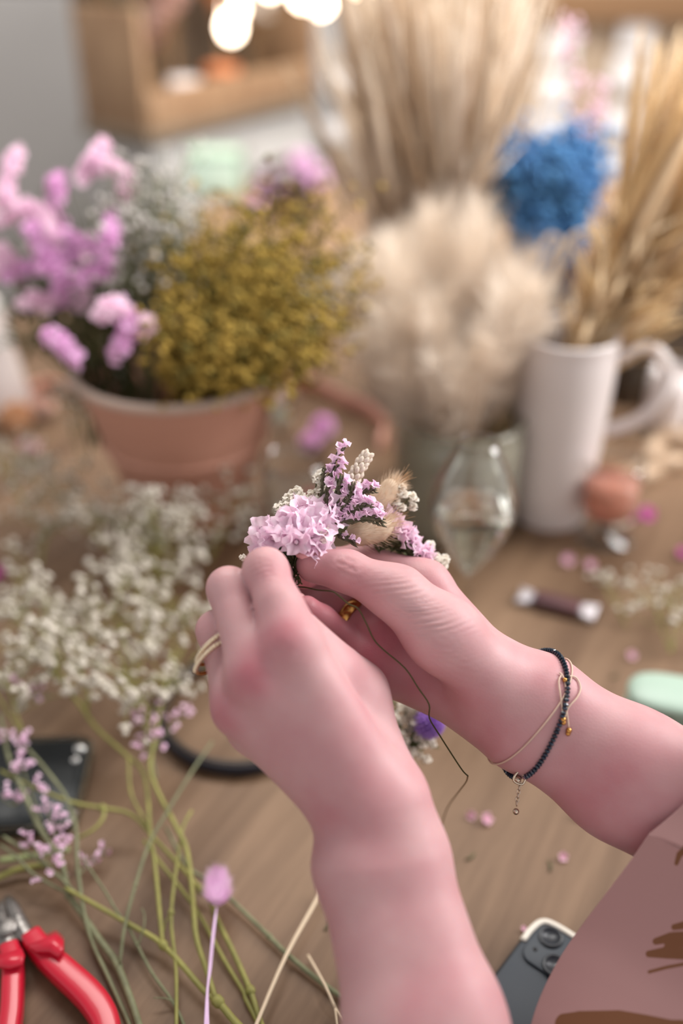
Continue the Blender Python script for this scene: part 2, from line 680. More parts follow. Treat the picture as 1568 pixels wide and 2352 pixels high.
Vl, Ql = hand(LH, HR)
Vl, rl = finish(Vl, Ql, [(P(652, 1452, 416), 12, .55), (P(563, 1545, 418), 11, .55), (P(520, 1630, 428), 11, .5), (P(690, 1780, 415), 26, .12),
                         (P(760, 1770, 415), 24, .18), (P(840, 1900, 410), 26, .16), (P(611, 1300, 440), 11, .2), (P(1000, 2250, 385), 35, .12)],
                [(P(655, 1500, 418), dirp(600, 1500, 720, 1505), 9, 3.4, .5),                  (P(612, 1310, 437), dirp(570, 1310, 650, 1310), 8, 2.6, .4)])
VQ = hand(RH, HR)
Qr = VQ[1]
Vr, rr = finish(VQ[0], Qr, [(P(900, 1440, 490), 26, .35), (P(830, 1480, 500), 28, .4), (P(720, 1340, 500), 24, .5), (P(950, 1560, 480), 26, .3),
                            (P(800, 1310, 460), 12, .3), (P(1330, 1800, 455), 34, .18), (P(1440, 1860, 450), 36, .25), (P(1100, 1640, 470), 25, .2)],
                [(P(930, 1400, 455), dirp(860, 1410, 1010, 1380), 22, 4.4, .55), (P(970, 1470, 452), dirp(880, 1490, 1040, 1475), 24, 4.1, .55),
                 (P(1000, 1545, 460), dirp(950, 1520, 1050, 1570), 15, 4.5, .5), (P(797, 1300, 461), dirp(775, 1270, 800, 1340), 7, 2.2, .5)])
BODYV = np.concatenate([Vl, Vr])
BODYQ = np.concatenate([Ql, Qr + len(Vl)])
person = thing('person', P(1250, 2900, 420), 'person with bare forearms and light skin binding a flower crown with both hands', 'person')
me = bpy.data.meshes.new('body')
nv, nf = len(BODYV), len(BODYQ)
me.vertices.add(nv)
me.vertices.foreach_set('co', (BODYV - ROOT[person.name]).astype(np.float32).ravel())
me.loops.add(nf * 4)
me.loops.foreach_set('vertex_index', BODYQ.astype(np.int32).ravel())
me.polygons.add(nf)
me.polygons.foreach_set('loop_start', np.arange(0, nf * 4, 4, dtype=np.int32))
me.polygons.foreach_set('use_smooth', np.ones(nf, bool))
me.update(calc_edges=True)
me.validate()
a = me.attributes.new('redness', 'FLOAT', 'POINT')
a.data.foreach_set('value', np.concatenate([rl, rr]).astype(np.float32))
me.materials.append(m_skin)
body = new('body', me, person)
BVH = BVHTree.FromPolygons(BODYV.tolist(), BODYQ.tolist())


def skin(x, y, lift=0.0):
    d = unit(P(x, y, 500) - CAM)
    h = BVH.ray_cast(Vector(CAM), Vector(d))
    return np.array(h[0]) - d * lift if h[0] is not None else P(x, y, 480)


def loop_on_skin(c, n, lift, k=80, R=.06):
    """closed loop lying on the limb in the plane (c, n)"""
    n = unit(n)
    u = unit(np.cross(n, FW))
    v = np.cross(n, u)
    out = []
    for i in range(k):
        a = 2 * math.pi * i / k
        d = math.cos(a) * u + math.sin(a) * v
        h = BVH.ray_cast(Vector(c + d * R), Vector(-d))
        p = np.array(h[0]) if h[0] is not None else c + d * .02
        out.append(p + d * lift)
    return out



for chs in (LH['fingers'], RH['fingers']):
    for ch in chs:
        A_, B_, C_ = [np.array(c[0]) for c in ch[-3:]] if len(ch) > 2 else [np.array(c[0]) for c in ch] * 2
        r_ = ch[-1][1] * .001
        d2 = unit(C_ - B_)
        d1 = unit(B_ - A_)
        up_ = d1 - d2 * (d1 @ d2)
        if np.linalg.norm(up_) < .05:
            continue
        up_ = unit(up_)
        MB().ball(C_ + up_ * r_ * .72 + d2 * r_ * .25, (r_ * .62, r_ * .85, r_ * .34), 12, 7, up_).build('fingernail', mat('fingernail', (226, 172, 172), .25), person, label='short bare fingernail')
# sleeve of the printed blouse: a wide cuff around the right forearm, hanging down
m_cloth = bpy.data.materials.new('printed_mauve_cloth')
m_cloth.use_nodes = True
nt = m_cloth.node_tree
b = nt.nodes['Principled BSDF']
at = nt.nodes.new('ShaderNodeAttribute')
at.attribute_name = 'print'
mx = nt.nodes.new('ShaderNodeMix')
mx.data_type = 'RGBA'
mx.inputs['A'].default_value = lin((166, 126, 124))
mx.inputs['B'].default_value = lin((112, 68, 36))
rp = nt.nodes.new('ShaderNodeValToRGB')
rp.color_ramp.elements[0].position = .42
rp.color_ramp.elements[1].position = .58
nt.links.new(at.outputs['Fac'], rp.inputs[0])
nt.links.new(rp.outputs[0], mx.inputs['Factor'])
nt.links.new(mx.outputs['Result'], b.inputs['Base Color'])
b.inputs['Roughness'].default_value = .75
b.inputs['Sheen Weight'].default_value = .3
uv = nt.nodes.new('ShaderNodeTexCoord')
wv = nt.nodes.new('ShaderNodeTexWave')
wv.inputs['Scale'].default_value = 420
wv.bands_direction = 'DIAGONAL'
nt.links.new(uv.outputs['Object'], wv.inputs['Vector'])
bp = nt.nodes.new('ShaderNodeBump')
bp.inputs['Strength'].default_value = .12
bp.inputs['Distance'].default_value = .0003
nt.links.new(wv.outputs['Fac'], bp.inputs['Height'])
nt.links.new(bp.outputs[0], b.inputs['Normal'])

loopA = [P(*q) for q in [(1490, 1915, 440), (1455, 1966, 443), (1400, 2040, 446), (1332, 2130, 448), (1282, 2205, 446), (1242, 2285, 443), (1218, 2360, 440),
                         (1206, 2450, 438), (1218, 2530, 442), (1270, 2560, 456), (1370, 2530, 482), (1480, 2440, 508), (1580, 2330, 530), (1690, 2150, 538), (1780, 1960, 540),
                         (1830, 1800, 532), (1830, 1670, 512), (1780, 1600, 478), (1712, 1618, 438), (1655, 1706, 429), (1608, 1794, 433), (1568, 1848, 438)]]
SL_D = [(0, 0, 0), (95, 38, -5.5), (200, 100, -12), (330, 180, -19), (520, 290, -30), (760, 430, -44)]


def shiftp(p, d, grow):
    z = depth(p) * 1000
    x = 784 + ((p - CAM) @ RT) / depth(p) * F
    y = 1176 - ((p - CAM) @ UP) / depth(p) * F
    p = P(x + d[0], y + d[1], z + d[2])
    p[2] = max(p[2], TABLE + .006)
    return p


NA = 25
ringA = []
for i in range(len(loopA)):                            # keep the fold at the first point sharp
    a, b_ = loopA[i], loopA[(i + 1) % len(loopA)]
    pa = loopA[i - 1] if i > 0 else a
    pb = loopA[(i + 2) % len(loopA)] if i < len(loopA) - 1 else b_
    for j in range(NA):
        t = j / NA
        ringA.append(.5 * (2 * a + (b_ - pa) * t + (2 * pa - 5 * a + 4 * b_ - pb) * t * t + (3 * a - pa - 3 * b_ + pb) * t ** 3))
rows = []
for k in range(5):
    n = 55 if k < 3 else 20
    for j in range(n + (k == 4)):
        t = j / n
        d = [SL_D[k][q] + (SL_D[k + 1][q] - SL_D[k][q]) * t for q in range(3)]
        w = 1.2 * math.sin(d[0] / 95)
        rows.append([shiftp(p, (d[0], d[1] + w, d[2] + 1.6 * math.sin(d[0] / 120 + i / 60)), 0) for i, p in enumerate(ringA)])
mb = MB()
mb.grid(rows, True)
sl = mb.build('sleeve', m_cloth, person, label='mauve pink cloth with loose brown brush strokes')
md = sl.modifiers.new('thick', 'SOLIDIFY')
md.thickness = .0009
md.offset = 1
STROKES = [[(1300, 2352, 26), (1330, 2338, 16), (1420, 2336, 16), (1480, 2352, 22), (1540, 2372, 30)], [(1310, 2360, 20), (1560, 2372, 30)],
           [(1548, 2128, 7), (1580, 2122, 10)], [(1506, 2161, 8), (1540, 2152, 12), (1600, 2150, 14)], [(1535, 2168, 10), (1600, 2160, 12)], [(1490, 2190, 8), (1530, 2187, 14), (1600, 2192, 12)],
           [(1490, 2232, 4), (1530, 2221, 4), (1600, 2207, 4)], [(1553, 1981, 5), (1560, 1960, 7), (1600, 1930, 12)], [(1620, 2260, 12), (1700, 2300, 16)],
           [(1640, 2080, 12), (1720, 2060, 14)], [(1400, 2480, 14), (1500, 2460, 18)], [(1640, 1960, 12), (1690, 1990, 12)]]
RV = np.array([p for r in rows for p in r])
dz = (RV - CAM) @ FW
px = 784 + (RV - CAM) @ RT / dz * F
py = 1176 - (RV - CAM) @ UP / dz * F
sd = np.full(len(RV), 1e3)
for st in STROKES:
    for (x0, y0, r0), (x1, y1, r1) in zip(st[:-1], st[1:]):
        L = (x1 - x0) ** 2 + (y1 - y0) ** 2
        t = np.clip(((px - x0) * (x1 - x0) + (py - y0) * (y1 - y0)) / L, 0, 1)
        sd = np.minimum(sd, np.hypot(px - x0 - t * (x1 - x0), py - y0 - t * (y1 - y0)) - (r0 + (r1 - r0) * t))
at = sl.data.attributes.new('print', 'FLOAT', 'POINT')
at.data.foreach_set('value', np.clip(.5 - sd / 8, 0, 1).astype(np.float32))

# ------------------------------------------------------------------ jewellery
m_gold = mat('gold', (196, 146, 82), .22, metal=1)
m_silver = mat('champagne_metal', (205, 190, 172), .2, metal=1)
m_gem = mat('clear_stone', (240, 224, 196), .15, metal=.8)
m_bead = mat('blue_black_beads', (16, 20, 26), .12, (16, 42, 66), 60, coat=.6)
m_cord = mat('beige_cord', (205, 178, 160), .7)


def finger_loop(c, n, lift, k=40):
    return loop_on_skin(c, n, lift, k, .0112)


def band(mb, pts, r, ex):
    pts = pts + [pts[0]]
    mb.tube(pts, r, 8, ex)


rg = None
for q, (cx, cy, lab) in enumerate([(489, 1487, 'thin gold ring with tiny stones, upper of the two on the ring finger'), (485, 1508, 'thin gold ring with tiny stones, lower of the two on the ring finger')]):
    c = P(cx + 9, cy + 1, 446.5 if q == 0 else 445)
    n = unit(P(497, 1448, 452) - P(548, 1625, 438)) * 1.0 + FW * .15 - RT * .55
    ax = unit(P(497, 1448, 452) - P(548, 1625, 438))
    n = unit(n)
    e1 = unit(np.cross(n, FW))
    e2 = np.cross(n, e1)
    lp = []
    for i in range(40):
        d = math.cos(i * math.pi / 20) * e1 + math.sin(i * math.pi / 20) * e2
        lp.append(c + d * (.0097 / max(.8, np.linalg.norm(d - ax * (d @ ax)))))
    rg = thing('ring', c, lab, 'ring', 'two gold rings on the left hand')
    mb = MB()
    band(mb, lp, .0009, 1)
    mb.build('band', m_gold, rg)
    fr = sorted(range(len(lp)), key=lambda i: (lp[i] - CAM) @ FW)[:14]
    for i in fr[::1]:
        mb = MB().ball(lp[i] + unit(lp[i] - c) * .0007, .0011, 7, 5)
        mb.build('stone', m_gem, rg)
c = P(801, 1404, 515)
n = P(745, 1388, 524) - P(890, 1475, 508) + np.array([-.008, 0, 0])
ax = unit(P(745, 1388, 524) - P(890, 1475, 508))
c = P(890, 1475, 508) + ax * .024
n = ax
e1 = unit(np.cross(n, FW))
e2 = np.cross(n, e1)
lp = [c + .0100 * (math.cos(i * math.pi / 24) * e1 + math.sin(i * math.pi / 24) * e2) for i in range(48)]
rg = thing('ring', c, 'broad plain gold ring on the right hand in the shade of the thumb', 'ring')
mb = MB()
nn = unit(n)
prof = [(-.0032, 0), (-.0028, .0011), (0, .0015), (.0028, .0011), (.0032, 0), (.0028, -.0004), (-.0028, -.0004)]
rows = [[p + nn * a + unit(p - c) * o for a, o in prof] for p in lp + [lp[0]]]
mb.grid(rows, True)
mb.build('band', m_gold, rg)
mb = MB()
for i in range(0, 48, 4):
    p = lp[i] + unit(lp[i] - c) * .0014
    mb.ball(p, (.0007, .0010, .0004), 6, 4, unit(lp[i] - c))
mb.build('engraved_relief', m_gold, rg)

# beaded bracelet
ctr = P(1222, 1640, 480)
nb = RT * .943 - UP * .333 + FW * .30
lp = loop_on_skin(ctr, nb, .0011, 400, .06)
br = thing('beaded_bracelet', ctr, 'dark blue and black faceted bead bracelet on the right wrist', 'bracelet')
seg = [0]
for i in range(400):
    seg.append(seg[-1] + np.linalg.norm(lp[(i + 1) % 400] - lp[i]))
NBEAD = min(96, int(seg[-1] / .00185))
bead = MB().ball((0, 0, 0), (.00145, .00145, .00095), 7, 4).data('bead', m_bead, smooth=False)
start = int(np.argmin([abs((p - P(1177, 1770, 480)) @ RT) + abs((p - P(1177, 1770, 480)) @ UP) + .3 * abs((p - P(1177, 1770, 470)) @ FW) for p in lp]))
for i in range(NBEAD):
    s = seg[-1] * (i + .5) / NBEAD
    j = min(399, max(0, int(np.searchsorted(seg, s)) - 1))
    if min(abs(j - start), 400 - abs(j - start)) < 5:
        continue
    place(bead, 'bead', lp[j], lp[(j + 1) % 400] - lp[j], RND.random() * 3, 1, br)
cp = lp[start]
mb = MB().tube(crv([cp + d for d in (RT * .002, UP * .003 - RT * .0015, -RT * .004 - UP * .001, -UP * .003, RT * .002)], 5), .0006, 6)
mb.ball(cp - RT * .002 - UP * .0004, (.0022, .0018, .0012), 7, 4)
mb.build('clasp', m_silver, br)
mb = MB()
cur = cp - UP * .003 - RT * .001
links = 6
for i in range(links):
    q = cur - UP * (.0018 * i) - RT * (.0003 * i)
    ax = RT if i % 2 == 0 else FW
    mb.tube([q + .0013 * math.cos(t) * UP + .0008 * math.sin(t) * ax for t in np.linspace(0, 2 * math.pi, 11)], .00028, 5)
mb.build('chain', m_silver, br)
MB().ball(cur - UP * .0128 - RT * .0018, .0016, 10, 7).build('end_bead', m_silver, br)

# cord bracelet
ctr2 = P(1215, 1633, 480)
lp2 = loop_on_skin(ctr2, RT * .80 - UP * .60 + FW * .12, .0006, 200, .06)
cb = thing('cord_bracelet', ctr2, 'thin beige cord bracelet with knotted ends and small gold balls', 'bracelet')
MB().tube(lp2 + [lp2[0]], .00042, 6).build('cord', m_cord, cb)


def sk(pts, lift):
    return crv([skin(x, y, lift) for x, y in pts], 5)


MB().tube(sk([(1284, 1545), (1290, 1550), (1297, 1563)], .0012), .0004, 6).build('cord_end', m_cord, cb)
MB().tube(sk([(1297, 1566), (1301, 1595), (1301, 1630), (1306, 1672)], .001), .0004, 6).build('cord_end', m_cord, cb)
MB().tube(sk([(1290, 1548), (1283, 1565), (1287, 1600), (1293, 1650)], .001), .0004, 6).build('cord_end', m_cord, cb)
MB().tube(sk([(1297, 1562), (1308, 1553), (1324, 1558), (1333, 1580), (1325, 1602), (1305, 1625), (1296, 1650)], .0012), .0004, 6).build('cord_end', m_cord, cb)
for x, y, r in [(1297, 1562, .0012), (1293, 1653, .0014), (1294, 1660, .0012), (1306, 1678, .0014), (1304, 1685, .0012)]:
    MB().ball(skin(x, y, .0012), r, 10, 7).build('gold_ball', m_gold, cb)

# ------------------------------------------------------------------ flower builders
def petal_mat(name, c, c2, transl=.3, scale=300):
    return mat(name, c, .65, c2, scale, transl=transl)


m_pinkp = petal_mat('pink_statice_petal', (255, 224, 242), (255, 238, 250), .45)
m_pinkd = petal_mat('deeper_pink_petal', (246, 196, 238), (250, 212, 244), .3, 60)
m_lilac = petal_mat('lilac_floret', (252, 228, 243), (244, 210, 236), .3)
m_white = petal_mat('white_floret', (248, 243, 234), (236, 228, 214), .3)
m_green = mat('dark_green_stem', (88, 92, 52), .6, (62, 66, 38), 200)
m_scaly = mat('scaly_bract', (98, 92, 72), .7, (66, 68, 44), 400)
m_tan = mat('tan_fluff', (228, 208, 184), .8, (218, 194, 168), 200, transl=.25)
m_cream = mat('cream_fluff', (244, 234, 222), .8, (236, 222, 206), 60, transl=.3)
m_purple = petal_mat('purple_floret', (178, 132, 220), (200, 160, 232), .3)
m_wire = mat('green_floral_wire', (76, 74, 44), .4, metal=.6)


def funnel(mb, c, d, r, h, lobes=5, seg=20, rings=4, ruf=.16, rnd=RND):
    """one papery trumpet flower with ruffled, lobed rim opening along d"""
    u, v, w = frame(d)
    c = np.array(c, float)
    ph = rnd.random() * 6.28
    k1, k2 = rnd.random() * 6, rnd.random() * 6
    rows = []
    for i in range(rings + 1):
        s = i / rings
        row = []
        for j in range(seg):
            a = 2 * math.pi * j / seg
            lob = .5 + .5 * math.cos(lobes * a + ph)
            R = r * (.12 + .88 * s ** 1.4) * (1 - .30 * s * (1 - lob) ** 1.5)
            z = h * (1 - (1 - s) ** 2) + ruf * r * s * s * (math.sin(3 * lobes * a / 2 + k1) + .7 * math.sin(7 * a + k2))
            R *= 1 + .06 * s * math.sin(11 * a + k2)
            row.append(c + w * z + R * (math.cos(a) * u + math.sin(a) * v))
        rows.append(row)
    mb.grid(rows, True)


def puff(mb, c, r, n=9, rnd=RND):
    """small double white blossom: crumpled overlapping petals"""
    c = np.array(c, float)
    for i in range(n):
        z = 1 - 1.6 * (i + .5) / n
        a = i * 2.4
        q = math.sqrt(max(0, 1 - z * z))
        d = unit((q * math.cos(a), q * math.sin(a), z)) + np.array([rnd.gauss(0, .2) for _ in range(3)])
        u, v, w = frame(d)
        wd = r * .62
        pts = [c + w * r * .15, c + w * r * .75 + u * wd, c + w * r * 1.05 + u * wd * .35 + v * wd * .25, c + w * r * .95 - u * wd * .3 + v * wd * -.2, c + w * r * .75 - u * wd,
               c + w * r * .7 + v * wd * .55]
        mb.add(pts, [(0, 1, 5), (1, 2, 5), (2, 3, 5), (3, 4, 5), (4, 0, 5)])


def dot(mb, c, r, rnd=RND):
    """tiny distant blossom: lumpy eight-sided bud"""
    c = np.array(c, float)
    vs = [c + r * (1 + rnd.uniform(-.25, .25)) * unit(d) for d in ((1, 0, 0), (0, 1, 0), (-1, 0, 0), (0, -1, 0), (0, 0, 1), (0, 0, -1))]
    mb.add(vs, [(0, 1, 4), (1, 2, 4), (2, 3, 4), (3, 0, 4), (1, 0, 5), (2, 1, 5), (3, 2, 5), (0, 3, 5)])


def fluff(mb, pts, rad, n, ln, wd, lean=.55, rnd=RND):
    """soft seed head: fine hairs standing off an axis"""
    pts = [np.array(p, float) for p in pts]
    m = len(pts) - 1
    for i in range(n):
        t = (i + rnd.random()) / n
        k = min(m - 1, int(t * m))
        p = pts[k] + (pts[k + 1] - pts[k]) * (t * m - k)
        d = unit(pts[k + 1] - pts[k])
        u, v, _ = frame(d)
        a = rnd.random() * 6.28
        o = math.cos(a) * u + math.sin(a) * v
        R = float(np.interp(t, np.linspace(0, 1, len(rad)), rad))
        hd = unit(o * (1 - lean) + d * lean * (1 + .3 * rnd.random()))
        s = unit(np.cross(hd, o) + .001)
        b0 = p + o * R * rnd.uniform(.3, .8)
        L = ln * rnd.uniform(.6, 1.2)
        e = b0 + hd * L + o * R * .35
        mb.add([b0 - s * wd, b0 + s * wd, (b0 + e) / 2 + s * wd * .9 + o * R * .1, (b0 + e) / 2 - s * wd * .9 + o * R * .1, e], [(0, 1, 2, 3), (3, 2, 4)])


def egg(mb, pts, rad, n=12):
    mb.tube(pts, rad, n)


# ------------------------------------------------------------------ the flower crown in the hands
fc = thing('flower_wreath', P(800, 1250, 490), 'half-bound flower crown of pink statice and white blossom held in both hands', 'flower wreath')
hoop = crv([P(*q) for q in [(664, 1330, 482), (700, 1275, 486), (765, 1225, 490), (850, 1205, 498), (930, 1225, 510), (990, 1285, 528), (1020, 1370, 548), (1020, 1480, 562), (985, 1600, 566),
                            (950, 1700, 562), (880, 1770, 556), (790, 1760, 552)]], 6)
MB().tube(hoop, .0012, 8).build('wire_hoop', m_green, fc)
wire = [P(*q) for q in [(662, 1330, 478), (672, 1346, 474), (700, 1349, 470), (728, 1355, 466), (760, 1358, 462), (775, 1366, 460), (800, 1387, 458), (822, 1398, 458), (840, 1430, 458), (858, 1468, 460),
                        (880, 1492, 460), (930, 1535, 462), (960, 1580, 464), (985, 1618, 466), (986, 1650, 468), (1010, 1690, 474), (1040, 1737, 480), (1062, 1770, 484), (1074, 1782, 486)]]
MB().tube(crv(wire, 4), .00036, 6).build('binding_wire', m_wire, fc)
MB().tube(crv([P(*q) for q in [(1074, 1782, 486), (1070, 1796, 500), (1052, 1820, 520), (1030, 1850, 545), (1018, 1880, 560), (1012, 1900, 570)]], 4), .00042, 6).build('binding_wire', mat('dry_wire', (128, 104, 72), .5), fc)
MB().tube(crv([P(*q) for q in [(668, 1325, 478), (680, 1318, 474), (690, 1335, 474), (676, 1345, 474), (664, 1335, 476), (672, 1322, 474), (694, 1342, 472)]], 4), .00036, 5).build('binding_wire', m_wire, fc)


def statice(name, root, flowers, r, stemto=None):
    o = MB()
    for x, y, z in flowers:
        p = P(x, y, z)
        o.tube(crv([root, (root + p) / 2 + np.array([0, .002, .002]), p], 3), [.0011, .0006], 5)
        d = unit(p - root)
        o.tube([p - d * .009, p - d * .006, p - d * .004], [.0005, .0012, .0013], 6)
        for k in range(3):
            u, v, w = frame(d)
            a = RND.random() * 6
            q = p - d * .0075
            o.tube([q, q + d * .003 + (u * math.cos(a) + v * math.sin(a)) * .002, q + d * .0055 + (u * math.cos(a) + v * math.sin(a)) * .0036], [.0007, .0008, .0001], 4)
    sp = o.build(name, m_green, fc)
    cen = np.mean([P(*f) for f in flowers], 0)
    for x, y, z in flowers:
        p = P(x, y, z)
        d = unit(unit(p - root) * .45 + unit(p - cen + FW * .01) * .35 - FW * .55 + np.array([RND.gauss(0, .25) for _ in range(3)]))
        mb = MB()
        rr = r * RND.uniform(.85, 1.15)
        funnel(mb, p - d * rr * .5, d, rr, rr * .95, ruf=.17)
        mb.tube([p - d * rr * .55, p - d * rr * .2, p + d * rr * .1], [.0004, .0011, .0012], 5)
        mb.build('blossom', m_pinkp, sp)
    return sp


R1 = P(690, 1312, 482)
fl = [(600, 1215, 474), (612, 1245, 472), (596, 1240, 476), (632, 1212, 474), (650, 1222, 470), (628, 1236, 470), (606, 1262, 474), (662, 1190, 478), (690, 1175, 480), (672, 1208, 472), (700, 1200, 472),
      (718, 1168, 482), (745, 1165, 482), (730, 1190, 474), (765, 1172, 480), (770, 1192, 476), (745, 1205, 472), (700, 1222, 468), (664, 1238, 468), (680, 1245, 466), (715, 1230, 468), (735, 1222, 470),
      (690, 1160, 486), (655, 1205, 484), (720, 1240, 470), (735, 1252, 470), (718, 1264, 470), (722, 1280, 471), (742, 1258, 474), (675, 1185, 476), (758, 1180, 486)]
statice('statice_sprig', R1, fl, .0073)
R2 = P(850, 1245, 505)
fl2 = [(868, 1165, 505), (880, 1178, 503), (895, 1170, 508), (900, 1188, 505), (888, 1195, 502), (905, 1205, 504), (915, 1195, 508), (918, 1215, 506), (910, 1222, 503), (928, 1222, 508), (922, 1234, 505), (938, 1236, 508),
       (950, 1240, 510), (945, 1250, 507), (962, 1256, 510), (958, 1266, 508), (972, 1264, 512), (975, 1278, 512), (984, 1285, 514), (968, 1272, 509)]
fl2 = fl2 + [(x + 7 * math.sin(i * 3), y + 9 * math.cos(i * 2), z - 2) for i, (x, y, z) in enumerate(fl2) if i % 2]
statice('statice_sprig', R2, fl2, .0056)


def spike(pts, r, nfl, side, scale=1.0):
    """dark scaly statice spike with a comb of little lilac florets along one side"""
    pp = crv([P(*q) for q in pts], 5)
    mb = MB()
    mb.tube(pp, [r * .8, r, r, r * .5], 7)
    m = len(pp) - 1
    for i in range(26):
        t = (i + .5) / 26
        k = min(m - 1, int(t * m))
        p = pp[k] + (pp[k + 1] - pp[k]) * (t * m - k)
        d = unit(pp[k + 1] - pp[k])
        u, v, _ = frame(d)
        a = i * 2.2
        o = u * math.cos(a) + v * math.sin(a)
        mb.tube([p + o * r * .5, p + o * r * 1.4 + d * r, p + o * r * 1.5 + d * r * 2.4], [r * .45, r * .5, r * .08], 5)
    sp = mb.build('limonium_spike', m_scaly, fc)
    sd = unit(side[0] * RT - side[1] * UP - FW * .35)
    mb = MB()
    for i in range(nfl):
        t = (i + .6) / nfl
        k = min(m - 1, int(t * m))
        p = pp[k] + (pp[k + 1] - pp[k]) * (t * m - k)
        d = unit(pp[k + 1] - pp[k])
        q = p + sd * r * 1.2
        for j in range(2):
            dd = unit(sd + d * .5 + np.array([RND.gauss(0, .4) for _ in range(3)]))
            mb.tube([p, q + dd * .001], [.0006, .0007], 5)
            funnel(mb, q + dd * .0006, dd, .0026 * scale * RND.uniform(.8, 1.2), .0026 * scale, 5, 10, 2, .2)
    mb.build('floret', m_lilac, sp)


spike([(735, 1230, 482), (738, 1150, 486), (742, 1095, 486), (748, 1075, 486)], .0009, 2, (1, -.2))
spike([(748, 1200, 484), (752, 1140, 484), (758, 1100, 484), (776, 1068, 484)], .0012, 9, (.8, -.5), 1.15)
spike([(757, 1100, 484), (765, 1065, 486), (776, 1042, 486), (788, 1028, 486)], .0008, 5, (.3, -.8), 1.1)
spike([(758, 1190, 482), (772, 1150, 481), (778, 1120, 480), (780, 1100, 480)], .0013, 6, (.9, .1), 1.1)
spike([(765, 1190, 480), (790, 1160, 478), (806, 1135, 478), (808, 1114, 478)], .0012, 6, (.8, .4))
spike([(770, 1195, 482), (810, 1150, 484), (835, 1128, 485), (860, 1126, 485)], .001, 6, (.1, -.9))
spike([(765, 1200, 480), (800, 1178, 478), (825, 1165, 477), (850, 1165, 477)], .0014, 7, (.1, -.9), 1.1)
spike([(760, 1210, 480), (800, 1198, 477), (845, 1190, 477), (878, 1199, 477)], .0014, 9, (.1, -.9), 1.05)
spike([(770, 1215, 483), (815, 1180, 485), (850, 1175, 488), (868, 1178, 490)], .0012, 5, (.1, -.9))
spike([(770, 1222, 482), (790, 1235, 480), (805, 1240, 479), (815, 1247, 478)], .001, 3, (.5, -.3), .7)

# bunny-tail grasses and a cream seed head
for pts, rad, n in [([(790, 1225, 494), (820, 1222, 496), (870, 1210, 500), (905, 1192, 503)], [.004, .0085, .009, .004], 900), ([(835, 1180, 500), (870, 1150, 502), (900, 1120, 504), (915, 1108, 505)], [.003, .0065, .0065, .002], 700)]:
    pp = crv([P(*q) for q in pts], 5)
    mb = MB()
    egg(mb, pp, [r * .85 for r in rad])
    fluff(mb, pp, rad, n, .006, .00012, .6)
    bt = mb.build('bunny_tail', m_tan, fc, label='soft tan bunny-tail grass head')
    mb = MB()
    e = pp[-1]
    d = unit(pp[-1] - pp[-3])
    for i in range(26):
        dd = unit(d + np.array([RND.gauss(0, .28) for _ in range(3)]))
        mb.tube([pp[-3] + dd * .001, e + dd * RND.uniform(.004, .011)], [.00016, .00005], 4)
    mb.build('awn', mat('brown_awn', (170, 128, 88), .7), bt)
mb = MB()
ax = crv([P(*q) for q in [(800, 1130, 492), (812, 1100, 493), (830, 1065, 494), (848, 1040, 495)]], 6)
mb.tube(ax, [.0012, .0012, .0008], 6)
for i in range(54):
    t = (i + .5) / 54
    k = min(len(ax) - 2, int(t * (len(ax) - 1)))
    a = i * 2.4
    u, v, w = frame(ax[k + 1] - ax[k])
    R = .0032 * (1 - .35 * t)
    p = ax[k] + (u * math.cos(a) + v * math.sin(a)) * R
    mb.ball(p, (.0013, .0013, .002), 6, 4, unit(w + .5 * (u * math.cos(a) + v * math.sin(a))))
mb.build('seed_head', m_cream, fc)

# white baby's breath tucked in
BB = [(652, 1160, 486), (660, 1145, 487), (672, 1135, 488), (683, 1128, 488), (690, 1140, 486), (676, 1150, 485), (648, 1172, 484), (664, 1160, 484), (700, 1150, 487), (716, 1135, 489), (722, 1148, 487), (728, 1100, 489), (736, 1090, 489), (740, 1112, 489),
      (734, 1125, 488), (755, 1140, 488), (762, 1125, 488), (708, 1160, 486), (640, 1165, 486), (745, 1228, 470), (742, 1238, 470), (750, 1215, 473), (905, 1125, 502), (915, 1130, 502), (922, 1122, 502), (926, 1135, 503), (945, 1140, 505), (950, 1150, 505),
      (948, 1166, 505), (922, 1166, 503), (908, 1150, 503), (988, 1252, 515), (985, 1262, 515), (1008, 1292, 517), (1018, 1298, 517), (1022, 1284, 518), (1010, 1305, 517), (1000, 1280, 516), (557, 1281, 478)]
for sel, rt in ((lambda x: 600 < x < 735, P(705, 1240, 484)), (lambda x: 735 <= x < 800, P(740, 1200, 485)), (lambda x: 800 < x < 970, P(860, 1230, 503)), (lambda x: x > 970, P(965, 1290, 515)), (lambda x: x < 600, P(580, 1320, 480))):
    mb, ms = MB(), MB()
    for x, y, z in BB:
        if sel(x):
            p = P(x, y, z)
            puff(mb, p, .0028 if x != 557 else .002, 12)
            ms.tube(crv([rt, (rt + p) / 2 + FW * .002, p], 3), [.0005, .0003], 4)
    g = ms.build('gypsophila_sprig', m_green, fc)
    mb.build('blossom', m_white, g)

